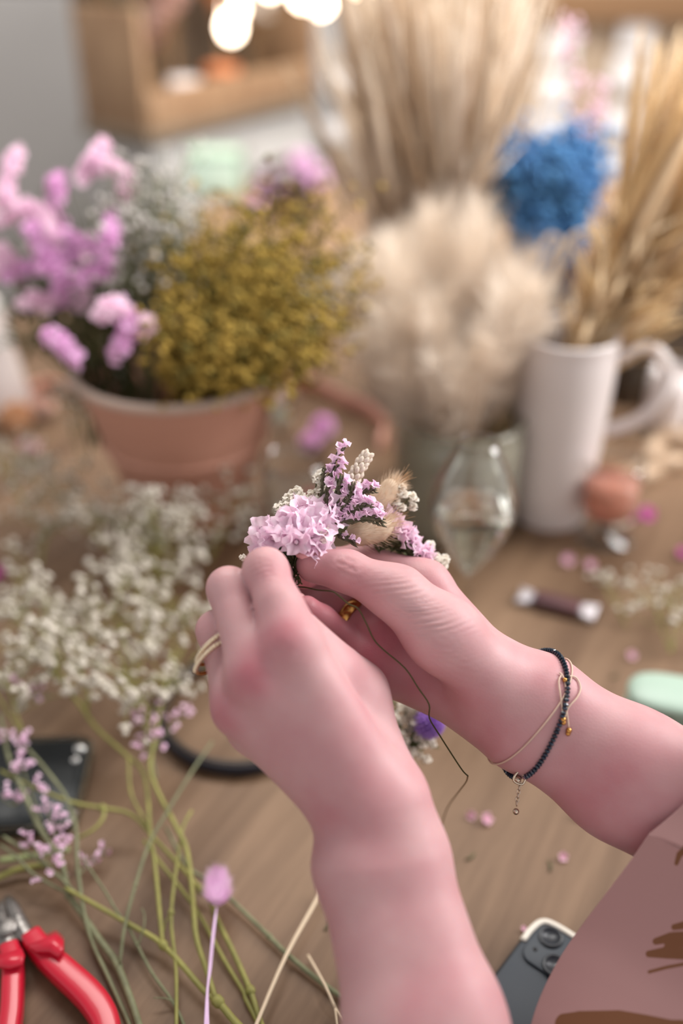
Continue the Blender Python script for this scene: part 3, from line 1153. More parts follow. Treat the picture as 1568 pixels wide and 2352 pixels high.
# leafy green under the pink line and the bound far end of the crown
mb = MB()
for i in range(70):
    t = RND.random()
    p = P(845 + 110 * t, 1225 + 55 * t + RND.uniform(-10, 14), 506 + 8 * t)
    d = unit(RT * RND.uniform(-.6, .8) - UP * RND.uniform(-.9, .6) + FW * RND.uniform(-.6, .3))
    mb.tube([p, p + d * .004, p + d * .008], [.0004, .0009, .0001], 5, .4)
mb.build('leaf', m_green, fc)
mb = MB()
for i in range(40):
    p = P(RND.uniform(660, 745), RND.uniform(1240, 1310), RND.uniform(474, 484))
    d = unit(RT * RND.uniform(-.5, .8) + UP * RND.uniform(-.9, .5) - FW * .3)
    mb.tube([p, p + d * .004, p + d * .007], [.0005, .0011, .0001], 5, .4)
mb.build('leaf', m_green, fc)
mb = MB()
for i in range(110):
    t = RND.random()
    p = P(915 + 60 * t + RND.uniform(-20, 20), 1610 + 120 * RND.random(), 560 + RND.uniform(-6, 6))
    d = unit(np.array([RND.gauss(0, 1) for _ in range(3)]) - FW * .3)
    mb.tube([p, p + d * .004, p + d * .009], [.0006, .0014, .0001], 5, .4)
mb.build('leaf', m_green, fc)
mb = MB()
for i in range(40):
    p = P(RND.uniform(662, 690), RND.uniform(1260, 1330), RND.uniform(474, 480))
    mb.tube([p, p + (UP * RND.uniform(-1, 1) + RT * RND.uniform(-.3, .3)) * .005], [.0007, .0001], 4)
mb.build('leaf', m_green, fc)
mb = MB()
for i in range(58):
    p = P(RND.uniform(905, 995), RND.uniform(1605, 1745), 552 + RND.uniform(-6, 4))
    puff(mb, p, RND.uniform(.0022, .0032), 10)
mb.build('blossom', m_white, fc)
mb = MB()
c = P(985, 1662, 548)
mb.ball(c, .0052, 10, 6)
for i in range(170):
    z = 1 - 2 * (i + .5) / 170
    q = math.sqrt(1 - z * z)
    d = np.array([q * math.cos(i * 2.4), q * math.sin(i * 2.4), z])
    mb.tube([c + d * .004, c + d * .0072, c + d * .0094 + np.array([0, 0, .0006])], [.0005, .0009, .0002], 4)
mb.build('globe_blossom', m_purple, fc)

# ------------------------------------------------------------------ things lying on the table, near
m_stem = mat('olive_stem', (150, 146, 78), .55, (126, 124, 66), 120)
m_stemg = mat('grey_green_stem', (128, 130, 98), .6, (104, 106, 78), 160)
m_straw = mat('pale_straw', (222, 202, 174), .6)
m_red = mat('red_plastic', (196, 26, 52), .32, coat=.2)
m_steel = mat('worn_steel', (150, 146, 142), .38, (110, 106, 104), 250, metal=.85, bump=.2)


def tl(pts):
    return [T(*p) for p in pts]


def stem(name, pts, r, m, label, cat='stem', group=None, branches=(), nodes=(), k=4, parent_extra=None):
    base = tl(pts)[0]
    th = thing(name, base, label, cat, group)
    mb = MB()
    mb.tube(crv(tl(pts), k), r, 7)
    for x, y, h, q in nodes:
        p = T(x, y, h)
        d = unit(tl(pts)[1] - tl(pts)[0])
        mb.ball(p, (q, q, q * 1.2), 8, 5, d)
    mb.build('stalk', m, th)
    for bpts, br in branches:
        MB().tube(crv(tl(bpts), k), br, 6).build('side_shoot', m, th)
    return th


# wire cutters
wc = thing('wire_cutters', T(40, 2180), 'steel wire cutters with red plastic handles lying on the oak table', 'pliers')
TX = lambda x, y, h: T(x, y, h)
mb = MB()


def slab(mb, px, h0, h1, bev=1.2):
    lo = [T(x, y, h0) for x, y in px]
    hi = [T(x, y, h1) for x, y in px]
    c0 = np.mean(lo, 0)
    c1 = np.mean(hi, 0)
    q = .9
    rows = [[c0 + (p - c0) * q for p in lo], [p + np.array([0, 0, bev * .001]) for p in lo], [p - np.array([0, 0, bev * .001]) for p in hi], [c1 + (p - c1) * q for p in hi]]
    if np.cross(lo[1] - lo[0], lo[2] - lo[1])[2] < 0:
        rows = [r[::-1] for r in rows]
    mb.grid(rows, True, True)


slab(mb, [(9, 2062), (26, 2059), (42, 2075), (56, 2100), (70, 2125), (84, 2150), (62, 2168), (40, 2155), (28, 2135), (24, 2110), (18, 2092)], 3, 13)
mb.build('jaw', m_steel, wc)
mb = MB()
slab(mb, [(7, 2064), (16, 2092), (22, 2112), (28, 2135), (40, 2152), (40, 2178), (8, 2188), (-18, 2150), (-16, 2110), (-6, 2080)], 3, 12.5)
mb.build('jaw', m_steel, wc)
MB().lathe(T(16, 2132, 12), [(.006, 0), (.006, .0012), (.0052, .0018), (.001, .0018)], 24).build('pivot_rivet', m_steel, wc)


def handle(pts, w):
    pp = crv([T(x, y, h) for x, y, h in pts], 8)
    mb = MB()
    rows = []
    for i, p in enumerate(pp):
        d = unit(pp[min(i + 1, len(pp) - 1)] - pp[max(i - 1, 0)])
        sd = unit(np.cross(d, (0, 0, 1)))
        wi = float(np.interp(i / (len(pp) - 1), np.linspace(0, 1, len(w)), w)) / 2000
        hh = .0062
        rows.append([p + sd * wi * math.copysign(abs(math.cos(a)) ** .55, math.cos(a)) + np.array([0, 0, hh]) * math.copysign(abs(math.sin(a)) ** .55, math.sin(a)) for a in np.linspace(0, 2 * math.pi, 25)[:-1]])
    mb.grid(rows, True, True)
    return mb


h1 = handle([(72, 2152, 8), (100, 2190, 9), (143, 2230, 9), (193, 2276, 9), (226, 2316, 9), (246, 2360, 9), (252, 2430, 9), (240, 2540, 9)], [12, 13, 14.5, 15, 15, 14, 12, 9]).build('handle', m_red, wc)
h2 = handle([(22, 2178, 8), (30, 2215, 9), (30, 2270, 9), (26, 2340, 9), (10, 2420, 9), (-30, 2500, 9)], [11, 11.5, 11.5, 11.5, 11, 9]).build('handle', m_red, wc)
for hd, pts in ((h1, [(60, 2168), (130, 2142), (146, 2156), (146, 2180), (134, 2196), (112, 2184), (80, 2184)]), (h2, [(-10, 2218), (-6, 2192), (20, 2184), (50, 2176), (56, 2190), (52, 2214), (20, 2222)])):
    mb = MB()
    slab(mb, pts, 3, 19, 2)
    mb.build('finger_guard', m_red, hd)

# phone at the right under the sleeve
m_pback = mat('grey_phone_back', (66, 73, 81), .5, (60, 66, 74), 20, spec=.3)
m_pdark = mat('dark_lens_ring', (40, 44, 50), .4)
m_pglass = mat('lens_glass', (50, 54, 60), .35)
m_case = mat('pale_case_rim', (226, 220, 208), .3)
A, B = T(1203, 2143, 9), T(1127, 2245, 9)
pu = unit(B - A)
pv = np.array([-pu[1], pu[0], 0])
if pv @ RT < 0:
    pv = -pv
pz = np.array([0, 0, 1.0])
corner = A - pu * .017
pc = corner + pu * .0735 + pv * .0365
pc[2] = TABLE + .0048
ph = thing('phone', pc - pz * .0048, 'grey phone with two camera lenses lying face down half under the sleeve', 'phone')
MB().rbox(pc, (.147, .073, .0085), (pu, pv, pz), .0105, .002, 8).build('phone_body', m_pdark, ph)
MB().rbox(pc + pz * .0042, (.143, .069, .0012), (pu, pv, pz), .009, .0005, 8).build('back_panel', m_pback, ph)
rimc = crv([corner + pv * .047 + pu * .0022 + pz * .0092, corner + pv * .03 + pu * .002 + pz * .0092, corner + pv * .013 + pu * .002 + pz * .0092, corner + pv * .0048 + pu * .0044 + pz * .0092, corner + pv * .0022 + pu * .0125 + pz * .0092, corner + pv * .002 + pu * .022 + pz * .0092], 5)
for p in rimc:
    p[2] = TABLE + .0098
MB().tube(rimc, .0019, 8, .55).build('case_rim', m_case, ph)
cm = MB().rbox(corner + pu * .0185 + pv * .0185 + pz * (TABLE + .0104 - corner[2]), (.027, .027, .0018), (pu, pv, pz), .007, .0006, 8).build('camera_island', mat('camera_island', (60, 67, 75), .45, spec=.3), ph)
for a, b_ in ((.0117, .0135), (.0255, .0235)):
    c = corner + pu * a + pv * b_
    c[2] = TABLE + .0111
    MB().lathe(c, [(.0067, 0), (.0067, .0012), (.0062, .0016), (.0052, .0016), (.005, .0009), (.0001, .0009)], 32).build('lens', m_pglass, cm)
c = corner + pu * .0235 + pv * .0105
c[2] = TABLE + .0112
MB().lathe(c, [(.0012, 0), (.0012, .0004), (.0001, .0004)], 14).build('flash', mat('black_dot', (24, 24, 26), .3), cm)

# dark phone under the stems at the left
A, B = T(213, 1697, 8), T(152, 1945, 8)
pu = unit(B - A)
pv = np.array([pu[1], -pu[0], 0])
if pv @ RT > 0:
    pv = -pv
pc = A + pu * .037 + pv * .074
pc[2] = TABLE + .0052
m_black = mat('black_glass', (30, 34, 36), .3, spec=.25)
ph = thing('phone', pc - pz * .0052, 'black phone in a clear case lying face up under the flower stems', 'phone')
m_clear = mat('clear_plastic', (225, 232, 220), .05, trans=1, ior=1.4)
MB().rbox(pc, (.073, .147, .0085), (pu, pv, pz), .0105, .002, 8).build('phone_body', mat('graphite', (40, 44, 46), .35), ph)
MB().rbox(pc + pz * .0042, (.068, .142, .001), (pu, pv, pz), .009, .0004, 8).build('screen', m_black, ph)
ring = []
for q, (sx, sy) in enumerate(((1, 1), (-1, 1), (-1, -1), (1, -1))):
    for t in np.linspace(0, math.pi / 2, 7):
        a = q * math.pi / 2 + t
        ring.append(pc + pu * (sx * .0265 + .0118 * math.cos(a)) + pv * (sy * .0635 + .0118 * math.sin(a)))
ring.append(ring[0])
MB().tube(ring, .0019, 8, 2.6).build('clear_case', m_clear, ph)
m_glint = mat('corner_glint_metal', (236, 238, 236), .05, coat=1, metal=.9)  # bright metal spots standing in for glare on the clear case corner
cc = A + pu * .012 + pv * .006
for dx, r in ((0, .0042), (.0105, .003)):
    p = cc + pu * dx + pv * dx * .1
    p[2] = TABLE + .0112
    MB().ball(p, (r, r, .0022), 10, 6).build('corner_glint', m_glint, ph)

# mint case
m_mint = mat('mint_plastic', (158, 180, 166), .4)
m_mintd = mat('darker_mint_plastic', (140, 162, 148), .4)  # slightly darker mint for the clasp
A, B = T(1438, 1608, 12), T(1568, 1632, 12)
mu = unit(B - A)
mv = np.array([-mu[1], mu[0], 0])
mc = A + mu * .052
mc[2] = TABLE
ms_ = thing('spectacle_case', mc, 'mint green rounded hard case standing behind the right forearm', 'case')
def halfcase(z0, z1, name):
    mb = MB()
    rows = []
    for t in [.5 - .5 * math.cos(math.pi * q / 18) for q in range(19)]:
        s = max(.02, (1 - abs(2 * t - 1) ** 5)) ** .4
        x = (t - .5) * .106
        rows.append([mc + mu * x + mv * .021 * s * math.cos(a) * (1 if 1 else 0) + pz * (z0 + (z1 - z0) * .5 + (z1 - z0) * .5 * math.copysign(abs(math.sin(a)) ** .6, math.sin(a)) * s) for a in np.linspace(0, 2 * math.pi, 21)[:-1]])
    mb.grid(rows, True, True)
    return mb.build(name, m_mint, ms_)
halfcase(0, .0165, 'case_base')
halfcase(.0150, .030, 'case_lid')
MB().box(mc + mu * -.012 - mv * .0212 + pz * .016, (.02, .003, .010), (mu, mv, pz), .001).build('clasp', m_mintd, ms_)

# wrapped chocolate
ch = thing('wrapped_chocolate', T(1275, 1400), 'small chocolate bar in a plum wrapper with silver twisted ends', 'chocolate')
A, B = T(1225, 1385), T(1330, 1412)
cu = unit(B - A)
cv = np.array([-cu[1], cu[0], 0])
cc = (A + B) / 2
L = np.linalg.norm(B - A)
MB().box(cc + pz * .005, (L, .016, .009), (cu, cv, pz), .002).build('wrapper', mat('plum_wrapper', (74, 44, 50), .35, (92, 60, 62), 60), ch)
for s in (-1, 1):
    mb = MB()
    rows = []
    for i in range(5):
        t = i / 4
        wv_ = .005 + .007 * t
        rows.append([cc + cu * s * (L / 2 + .013 * t) + cv * wv_ * q + pz * (.005 + .002 * math.sin(q * 9 + t * 2) + .0006) for q in np.linspace(-1, 1, 13)])
    mb.grid(rows)
    o = mb.build('twisted_end', mat('silver_foil', (216, 210, 214), .3, metal=.35), ch)
    o.modifiers.new('t', 'SOLIDIFY').thickness = .0006

# dark wire coil behind the left hand
cw = thing('wire_reel', T(530, 1700), 'dark round reel of wire lying on the table behind the left hand', 'reel')
c = T(560, 1640, 0)
mb = MB()
rr = .058
mb.lathe(c, [(rr * .94, .001), (rr, .002), (rr * 1.02, .006), (rr, .010), (rr * .94, .011), (rr * .92, .006), (rr * .94, .001)], 48, cap=False)
mb.build('rim', mat('dark_bronze', (74, 64, 56), .4, metal=.3), cw)
mb = MB()
for k in range(5):
    R = rr * (1.03 + .012 * (k % 2))
    z = .003 + .0016 * k
    mb.tube([c + R * (math.cos(a) * RT + math.sin(a) * np.array([0, 1, 0])) + pz * z for a in np.linspace(0, 2 * math.pi, 49)], .0008, 5)
mb.build('wound_wire', mat('blue_black_wire', (58, 58, 66), .4, metal=.5), cw)

# lilac dyed bunny tail
lt = thing('dyed_bunny_tail', T(473, 2352), 'lilac dyed bunny-tail grass with a split lilac stem lying on the stems', 'dried flower')
m_lil = mat('lilac_fluff', (248, 214, 244), .75, (255, 234, 252), 120, transl=.4)
m_lils = mat('lilac_straw', (236, 204, 240), .5)
pp = crv([T(498, 2080, 16), T(499, 2062, 18), T(500, 2035, 19), T(499, 2004, 19)], 5)
mb = MB()
egg(mb, pp, [.002, .0036, .0042, .0036, .0015])
fluff(mb, pp, [.003, .005, .0056, .0045, .002], 2600, .0058, .00009, .4)
mb.build('seed_head', m_lil, lt)
MB().tube(crv([T(497, 2085, 16), T(487, 2157, 16), T(479, 2239, 13), T(474, 2300, 11), T(470, 2390, 8)], 5), [.0006, .0005, .0006, .0009], 6).build('stem', m_lils, lt)
MB().tube(crv([T(497, 2090, 16), T(491, 2150, 15), T(484, 2225, 13), T(477, 2280, 11), T(478, 2390, 8)], 5), [.0004, .0004, .0004, .0008], 6).build('stem', m_lils, lt)

# thick stems
G1 = "cut baby's breath stems in the left foreground"
stem('gypsophila_branch', [(330, 2420, 6), (318, 2352, 6), (271, 2221, 6), (232, 2164, 7), (193, 2107, 8), (159, 2057, 10), (154, 2032, 12), (136, 1971, 18), (90, 1900, 24), (52, 1815, 32), (20, 1740, 38), (0, 1640, 46)], [.0021, .0021, .0019, .0017, .0015, .0012], m_stemg,
     'thick grey-green stem running down beside the red handle', group=G1, nodes=[(271, 2219, 6, .0026), (159, 2057, 10, .0027)],
     branches=[([(155, 2052, 10), (110, 2028, 12), (71, 2003, 15), (40, 1970, 18), (0, 1940, 20)], .0009), ([(160, 2045, 11), (146, 2020, 14), (60, 1955, 20), (7, 1921, 24)], .0009)])
stem('gypsophila_branch', [(310, 2400, 3), (296, 2352, 3), (246, 2240, 4), (214, 2171, 6), (195, 2107, 11), (178, 1989, 18), (174, 1900, 24), (153, 1837, 30), (137, 1808, 34), (80, 1738, 40), (30, 1690, 44)], [.0014, .0013, .0011, .0008], m_stemg,
     'thin grey-green stem pressed against the thick stem beside the red handle', group=G1)
stem('gypsophila_branch', [(590, 2400, 7), (536, 2343, 7), (500, 2300, 8), (468, 2275, 8), (375, 2171, 9), (293, 2121, 11), (200, 2068, 14), (150, 2040, 15)], [.0021, .0019, .0016, .0014, .0011], m_stem,
     'yellow-green knotted stem running diagonally across the left foreground', group=G1, nodes=[(500, 2300, 8, .0034), (375, 2171, 9, .0028)],
     branches=[([(373, 2165, 9), (371, 2143, 11), (354, 1971, 20), (346, 1929, 22), (332, 1783, 28), (290, 1735, 31), (230, 1681, 36), (198, 1640, 40), (137, 1550, 50), (90, 1480, 56)], [.0013, .0012, .0012, .0013, .0009]),
               ([(495, 2296, 9), (475, 2230, 11), (450, 2150, 13), (443, 2061, 17), (429, 1954, 22), (405, 1900, 25), (348, 1783, 32), (354, 1703, 38), (383, 1560, 50), (395, 1500, 54)], [.0015, .0015, .0014, .001])])
stem('gypsophila_branch', [(625, 2420, 5), (600, 2352, 5), (575, 2277, 5), (537, 2190, 6), (500, 2115, 7), (479, 2061, 8), (461, 2043, 9), (407, 1982, 13), (357, 1929, 17), (303, 1872, 20), (236, 1856, 23), (166, 1843, 26), (64, 1802, 30), (0, 1770, 34)], [.0015, .0015, .0014, .0012, .0012, .001], m_stem,
     'yellow-green stem nearest the left forearm, knotted near the frame edge', group=G1, nodes=[(575, 2275, 5, .0027), (461, 2043, 9, .0026), (236, 1856, 23, .0024)],
     branches=[([(240, 1858, 23), (236, 1880, 22), (215, 1905, 20), (180, 1925, 17)], .0011), ([(357, 1929, 17), (330, 1880, 22), (300, 1820, 28), (295, 1740, 34)], .0008)])
stem('gypsophila_branch', [(405, 2420, 4), (405, 2352, 4), (404, 2221, 8), (393, 2096, 14), (414, 1936, 21), (421, 1897, 23), (440, 1862, 25)], [.0011, .001, .0008], m_stem, 'slender upright stem crossing over the diagonal knotted stem', group=G1,
     nodes=[(393, 2096, 14, .0019)], branches=[([(393, 2098, 14), (380, 2118, 12), (376, 2140, 10)], .0005)])
stem('gypsophila_branch', [(275, 2214, 8), (286, 2129, 14), (311, 2032, 20), (343, 1936, 26), (383, 1866, 30), (440, 1773, 34), (488, 1703, 36)], [.001, .001, .0009, .0007], m_stemg, 'thin grey twig rising from the thick stem to the dark reel', group=G1, nodes=[(311, 2032, 20, .0014)])
stem('gypsophila_branch', [(440, 2420, 3), (421, 2352, 3), (396, 2300, 4), (350, 2236, 5), (314, 2168, 7), (296, 2132, 10), (268, 2093, 13), (243, 2050, 16), (214, 2007, 19), (190, 1970, 22)], [.001, .0009, .0008, .0006], m_stemg, 'thin dry grey twig with a small hooked side shoot', group=G1,
     nodes=[(314, 2168, 7, .0013)], branches=[([(317, 2172, 7), (330, 2130, 12), (331, 2100, 14), (325, 2086, 15)], [.0006, .0004]), ([(396, 2300, 4), (380, 2293, 6), (352, 2292, 7)], [.0006, .0003])])
stem('gypsophila_branch', [(620, 2400, 3), (566, 2298, 3), (560, 2279, 3), (514, 2204, 4), (457, 2100, 6), (411, 2036, 9), (371, 1986, 12), (330, 1930, 15)], [.0013, .0012, .001], m_stem, 'olive stem lying low between the knotted stems', group=G1)
stem('gypsophila_branch', [(830, 2318, 3), (786, 2290, 3), (749, 2265, 3), (666, 2198, 4), (616, 2149, 4), (525, 2061, 5), (493, 2030, 6), (430, 1990, 8), (380, 1900, 12)], [.0015, .0015, .0012, .001], m_stemg, 'grey-green stem running under the left forearm', group=G1, nodes=[(618, 2151, 4, .0019)])
stem('gypsophila_branch', [(0, 1976, 6), (60, 1968, 7), (118, 1960, 8), (160, 1950, 9)], .0018, mat('light_green_stem', (150, 160, 110), .6), 'pale green stem end poking in at the left frame edge by the black phone', group=G1)
stem('gypsophila_branch', [(-20, 2022, 4), (10, 2010, 5), (43, 1996, 6), (110, 1985, 8)], .0018, m_stem, 'short green stem end at the left frame edge above the cutter jaws', group=G1)
G2 = 'pale straws on the table'
stem('straw', [(575, 2390, 8), (589, 2352, 8), (657, 2194, 8), (732, 2057, 8), (738, 2035, 8)], [.0011, .001, .0009], m_straw, 'long pale straw with a forked tip beside the left forearm', 'straw', branches=[([(732, 2057, 8), (735, 2030, 9), (741, 2012, 10)], [.0008, .0002]), ([(732, 2057, 8), (745, 2050, 8)], [.0006, .0002])])
stem('straw', [(707, 2194, 4), (736, 2244, 7), (752, 2275, 8), (769, 2314, 5)], .0007, m_straw, 'short thin straw crossing over the grey-green stem by the left forearm', 'straw', branches=[([(769, 2314, 5), (790, 2343, 4)], .0006), ([(769, 2314, 5), (775, 2360, 4)], .0005)])

# fallen petals
m_fp = petal_mat('fallen_petal', (236, 176, 204), (246, 206, 222), .3, 200)
for x, y, r, lab, big in [(1083, 1872, .0034, 'pink fallen blossom, left of the pair under the right forearm', 1), (1113, 1883, .0042, 'larger pink fallen blossom, right of the pair under the right forearm', 1), (1290, 1968, .0032, 'single pale pink petal on the bare oak above the grey phone', 1),
                          (1328, 1873, .0036, 'bright pink fallen blossom tucked below the right forearm', 1), (1200, 2134, .0018, 'tiny white bud beside the phone corner', 0), (150, 2010, .0018, 'tiny fallen lilac bud by the thick stem', 0), (228, 1972, .002, 'tiny lilac bud fallen between two stems', 0), (252, 1955, .002, 'tiny pale bud fallen just above the thin twig', 0),
                          (1480, 1183, .008, 'magenta blossom lying on the table right of the pitcher', 2), (1448, 1188, .005, 'small deep pink blossom beside the magenta one', 2), (1562, 1275, .006, 'pink blossom at the right frame edge', 2), (1300, 1290, .006, 'pale blush petal on the table left of the glass foot', 1),
                          (4, 1322, .008, 'pink blossom at the left frame edge among white blossom', 2), (1448, 1508, .004, 'pale pink petal on the table above the mint case', 1), (1352, 1300, .005, 'pale petal on the table below the pink drink', 1)]:
    p = T(x, y, 1)
    mb = MB()
    funnel(mb, p, unit((RND.uniform(-.6, .6), RND.uniform(-.9, -.2), .8)), r, r * .8, 5, 20, 3, .2)
    mb.tube([p - pz * .0005, p + pz * r * .5], [r * .3, r * .35], 7)
    o = mb.build('fallen_blossom', (m_fp, m_fp, petal_mat('magenta_petal', (214, 96, 178), (190, 70, 160), .25))[big])
    own_origin(tag(o, lab, 'flower', 'fallen petals and buds'))
for x, y, a, lab in [(1068, 1975, .4, 'tiny brown seed speck below the two pink blossoms'), (1262, 2002, 1.2, 'short dark green leaf scrap on the bare oak'), (1400, 1555, .2, 'dark green leaf scrap behind the right forearm'), (745, 2137, .9, 'tiny dark crumb beside the straw')]:
    p = T(x, y, .8)
    o = MB().tube([p, p + np.array([math.cos(a), math.sin(a), 0]) * .004, p + np.array([math.cos(a + .3), math.sin(a + .3), 0]) * .009], [.0005, .0008, .0002], 5).build('leaf_scrap', m_green)
    own_origin(tag(o, lab, 'leaf', 'plant scraps on the table'))


# limonium twigs with lilac buds at the left
def lilac_twig(px, h, n, label, spread=30):
    pp = crv([T(x, y, hh) for (x, y), hh in zip(px, h)], 5)
    th = thing('sea_lavender_twig', pp[0], label, 'dried flower', 'sea lavender twigs among the stems')
    mb, mf = MB(), MB()
    mb.tube(pp, [.0007, .0004], 5)
    for i in range(n):
        t = RND.uniform(.25, 1)
        k = min(len(pp) - 2, int(t * (len(pp) - 1)))
        p = pp[k]
        e = p + pxm(spread, p) * (RT * RND.uniform(-1, 1) + UP * RND.uniform(-.2, 1) + FW * RND.uniform(-.4, .3)) * RND.uniform(.4, 1)
        mb.tube([p, (p + e) / 2 + UP * .001, e], .0003, 4)
        for j in range(3):
            d = unit(e - p)
            q = e + d * .0016 * j + np.array([RND.gauss(0, .0006) for _ in range(3)])
            funnel(mf, q, unit(d + UP * .5 - FW * .4), .0018, .0024, 5, 8, 2, .2)
    mb.build('stem', m_stemg, th)
    mf.build('blossom', m_lilac, th)


lilac_twig([(95, 1890), (60, 1790), (40, 1720), (28, 1690)], [20, 34, 40, 44], 20, 'sea lavender twig over the upper half of the black phone')
lilac_twig([(150, 1990), (120, 1900), (105, 1850)], [16, 24, 30], 14, 'sea lavender twig over the middle of the black phone')
lilac_twig([(175, 2050), (120, 2000), (90, 1960), (70, 1935)], [14, 18, 20, 22], 14, 'sea lavender twig below the black phone beside the thick stem', 34)
lilac_twig([(360, 1790), (340, 1690), (330, 1640)], [30, 38, 44], 16, 'sea lavender twig rising from the yellow-green fork', 36)
lilac_twig([(355, 1720), (385, 1680), (440, 1630)], [36, 40, 44], 10, 'sea lavender twig leaning towards the left hand', 24)
lilac_twig([(180, 2010), (205, 1985), (250, 1950)], [8, 8, 9], 6, 'short sea lavender twig lying flat on the table near the thick stem', 16)
lilac_twig([(60, 1830), (30, 1850), (0, 1830)], [22, 26, 30], 8, 'sea lavender twig at the left frame edge on the black phone', 26)
lilac_twig([(120, 1600), (60, 1590), (40, 1580)], [40, 48, 50], 8, 'sea lavender twig inside the white blossom at the left frame edge', 26)


# baby's breath: sprays lying in a heap, blossoms towards the back left
def spray(base, tips, n, rdot, label, group, mstem, mfl, name='baby_breath_spray', jig=1.0):
    b0 = T(*base)
    th = thing(name, b0, label, 'dried flower', group)
    mb, mf = MB(), MB()
    for tp in tips:
        e = T(*tp)
        mid = (b0 + e) / 2 + np.array([RND.gauss(0, .006), RND.gauss(0, .006), .006])
        main = crv([b0, mid, e], 6)
        mb.tube(main, [.0009, .0004], 5)
        for i in range(int(n * .52)):
            t = RND.uniform(.35, 1.0)
            k = min(len(main) - 1, int(t * (len(main) - 1)))
            p = main[k]
            d = unit(unit(e - b0) * .5 + np.array([RND.gauss(0, .8), RND.gauss(0, .8), RND.gauss(.25, .5)]))
            L = RND.uniform(.012, .04) * jig
            q = p + d * L
            q[2] = max(q[2], TABLE + .004)
            mb.tube([p, (p + q) / 2 + np.array([0, 0, .002]), q], .0003, 4)
            for j in range(RND.choice((1, 2, 3))):
                q2 = q + np.array([RND.gauss(0, .004), RND.gauss(0, .004), RND.gauss(0, .003)]) * (j > 0)
                q2[2] = max(q2[2], TABLE + .003)
                dot(mf, q2, 1.12 * rdot * RND.uniform(.7, 1.25))
    mb.build('stem', mstem, th)
    mf.build('blossoms', mfl, th)
    return th


m_gyp = mat('heap_floret', (226, 219, 206), .7, (212, 204, 190), 40, transl=.25)
GY = "baby's breath heaped on the table"
spray((200, 1640, 36), [(120, 1520, 60), (190, 1480, 60), (60, 1500, 58)], 34, .0030, "white baby's breath spray directly above the yellow-green fork", GY, m_stem, m_gyp)
spray((350, 1700, 36), [(330, 1560, 60), (270, 1540, 56), (410, 1560, 54)], 34, .0030, "white baby's breath spray in front of the dark reel, left of the ringed hand", GY, m_stem, m_gyp)
spray((60, 1700, 36), [(20, 1560, 60), (-30, 1500, 58)], 30, .0030, "white baby's breath spray hanging over the back of the black phone", GY, m_stem, m_gyp)
spray((300, 1560, 40), [(260, 1400, 62), (330, 1400, 60), (200, 1420, 60)], 36, .0031, "white baby's breath spray in the dense middle of the heap", GY, m_stem, m_gyp)
spray((400, 1560, 40), [(420, 1420, 56), (400, 1380, 54)], 32, .0030, "white baby's breath spray just left of the ringed finger", GY, m_stem, m_gyp)
spray((130, 1560, 44), [(80, 1420, 60), (20, 1410, 58), (140, 1400, 56)], 34, .0030, "white baby's breath spray at the near left of the heap", GY, m_stem, m_gyp)
spray((330, 1420, 46), [(330, 1280, 66), (400, 1290, 62), (270, 1290, 60)], 30, .0030, "baby's breath spray rising in front of the terracotta bucket foot", GY, m_stem, m_gyp)
spray((360, 1320, 50), [(345, 1185, 84), (385, 1165, 88), (315, 1190, 80)], 34, .0030, "baby's breath spray standing tall below the blue-capped bottle", GY, m_stem, m_gyp)
spray((300, 1300, 40), [(220, 1200, 60), (160, 1190, 58), (270, 1200, 62)], 26, .0029, "baby's breath spray left of the tall one under the bottle", GY, m_stem, m_gyp)
spray((150, 1220, 30), [(110, 1090, 60), (60, 1050, 62), (160, 1120, 55)], 28, .0030, "baby's breath spray on the far left in front of the peach scraps", GY, m_stem, m_gyp)
spray((60, 1180, 30), [(20, 1060, 60), (-20, 1040, 58)], 26, .0030, "baby's breath spray cut by the left frame edge, farther back", GY, m_stem, m_gyp)
spray((200, 1080, 60), [(165, 930, 120), (180, 900, 126)], 20, .0032, "baby's breath spray reaching up in front of the bucket's left side", GY, m_stem, m_gyp)
spray((420, 1300, 30), [(430, 1180, 70), (470, 1220, 60)], 22, .0029, "baby's breath spray against the shaded bucket foot", GY, m_stem, m_gyp)
spray((90, 1300, 24), [(60, 1190, 40), (130, 1220, 40)], 22, .0028, "low baby's breath spray between the far and the near part of the heap", GY, m_stem, m_gyp)
spray((60, 1480, 30), [(50, 1370, 40), (70, 1290, 44)], 12, .0028, "thin baby's breath spray standing apart at the left edge", GY, m_stem, m_gyp)
spray((480, 1290, 20), [(540, 1160, 60), (570, 1130, 66)], 14, .0028, "sparse baby's breath spray right of the bucket foot", GY, m_stem, m_gyp)
spray((1540, 1500, 6), [(1500, 1370, 24), (1560, 1330, 26), (1570, 1420, 18)], 22, .0028, "baby's breath spray lying at the right frame edge", GY, m_stem, m_gyp)
spray((1440, 1440, 4), [(1420, 1370, 12), (1390, 1350, 12)], 10, .0026, "small baby's breath sprig beside the wrapped chocolate", GY, m_stem, m_gyp)

# ------------------------------------------------------------------ farther back on the table: vessels and dried bunches
def Tz(x, y, z):
    d = FW + (x - 784) / F * RT - (y - 1176) / F * UP
    return CAM + (z - CAMZ) / d[2] * d


def Ty(x, y, Y):
    d = FW + (x - 784) / F * RT - (y - 1176) / F * UP
    return CAM + Y / d[1] * d


def prof_px(base, items):
    """[(px radius, px row)] along a vertical axis over base -> lathe profile"""
    out = []
    for r, y in items:
        h = rise(base, y)
        out.append((pxm(r, base + np.array([0, 0, h])), h))
    return out


def shell(prof, t):
    return prof + [(max(r - t, .0005), h) for r, h in prof[::-1] if h > prof[0][1] + t] + [(.0005, prof[0][1] + t)]


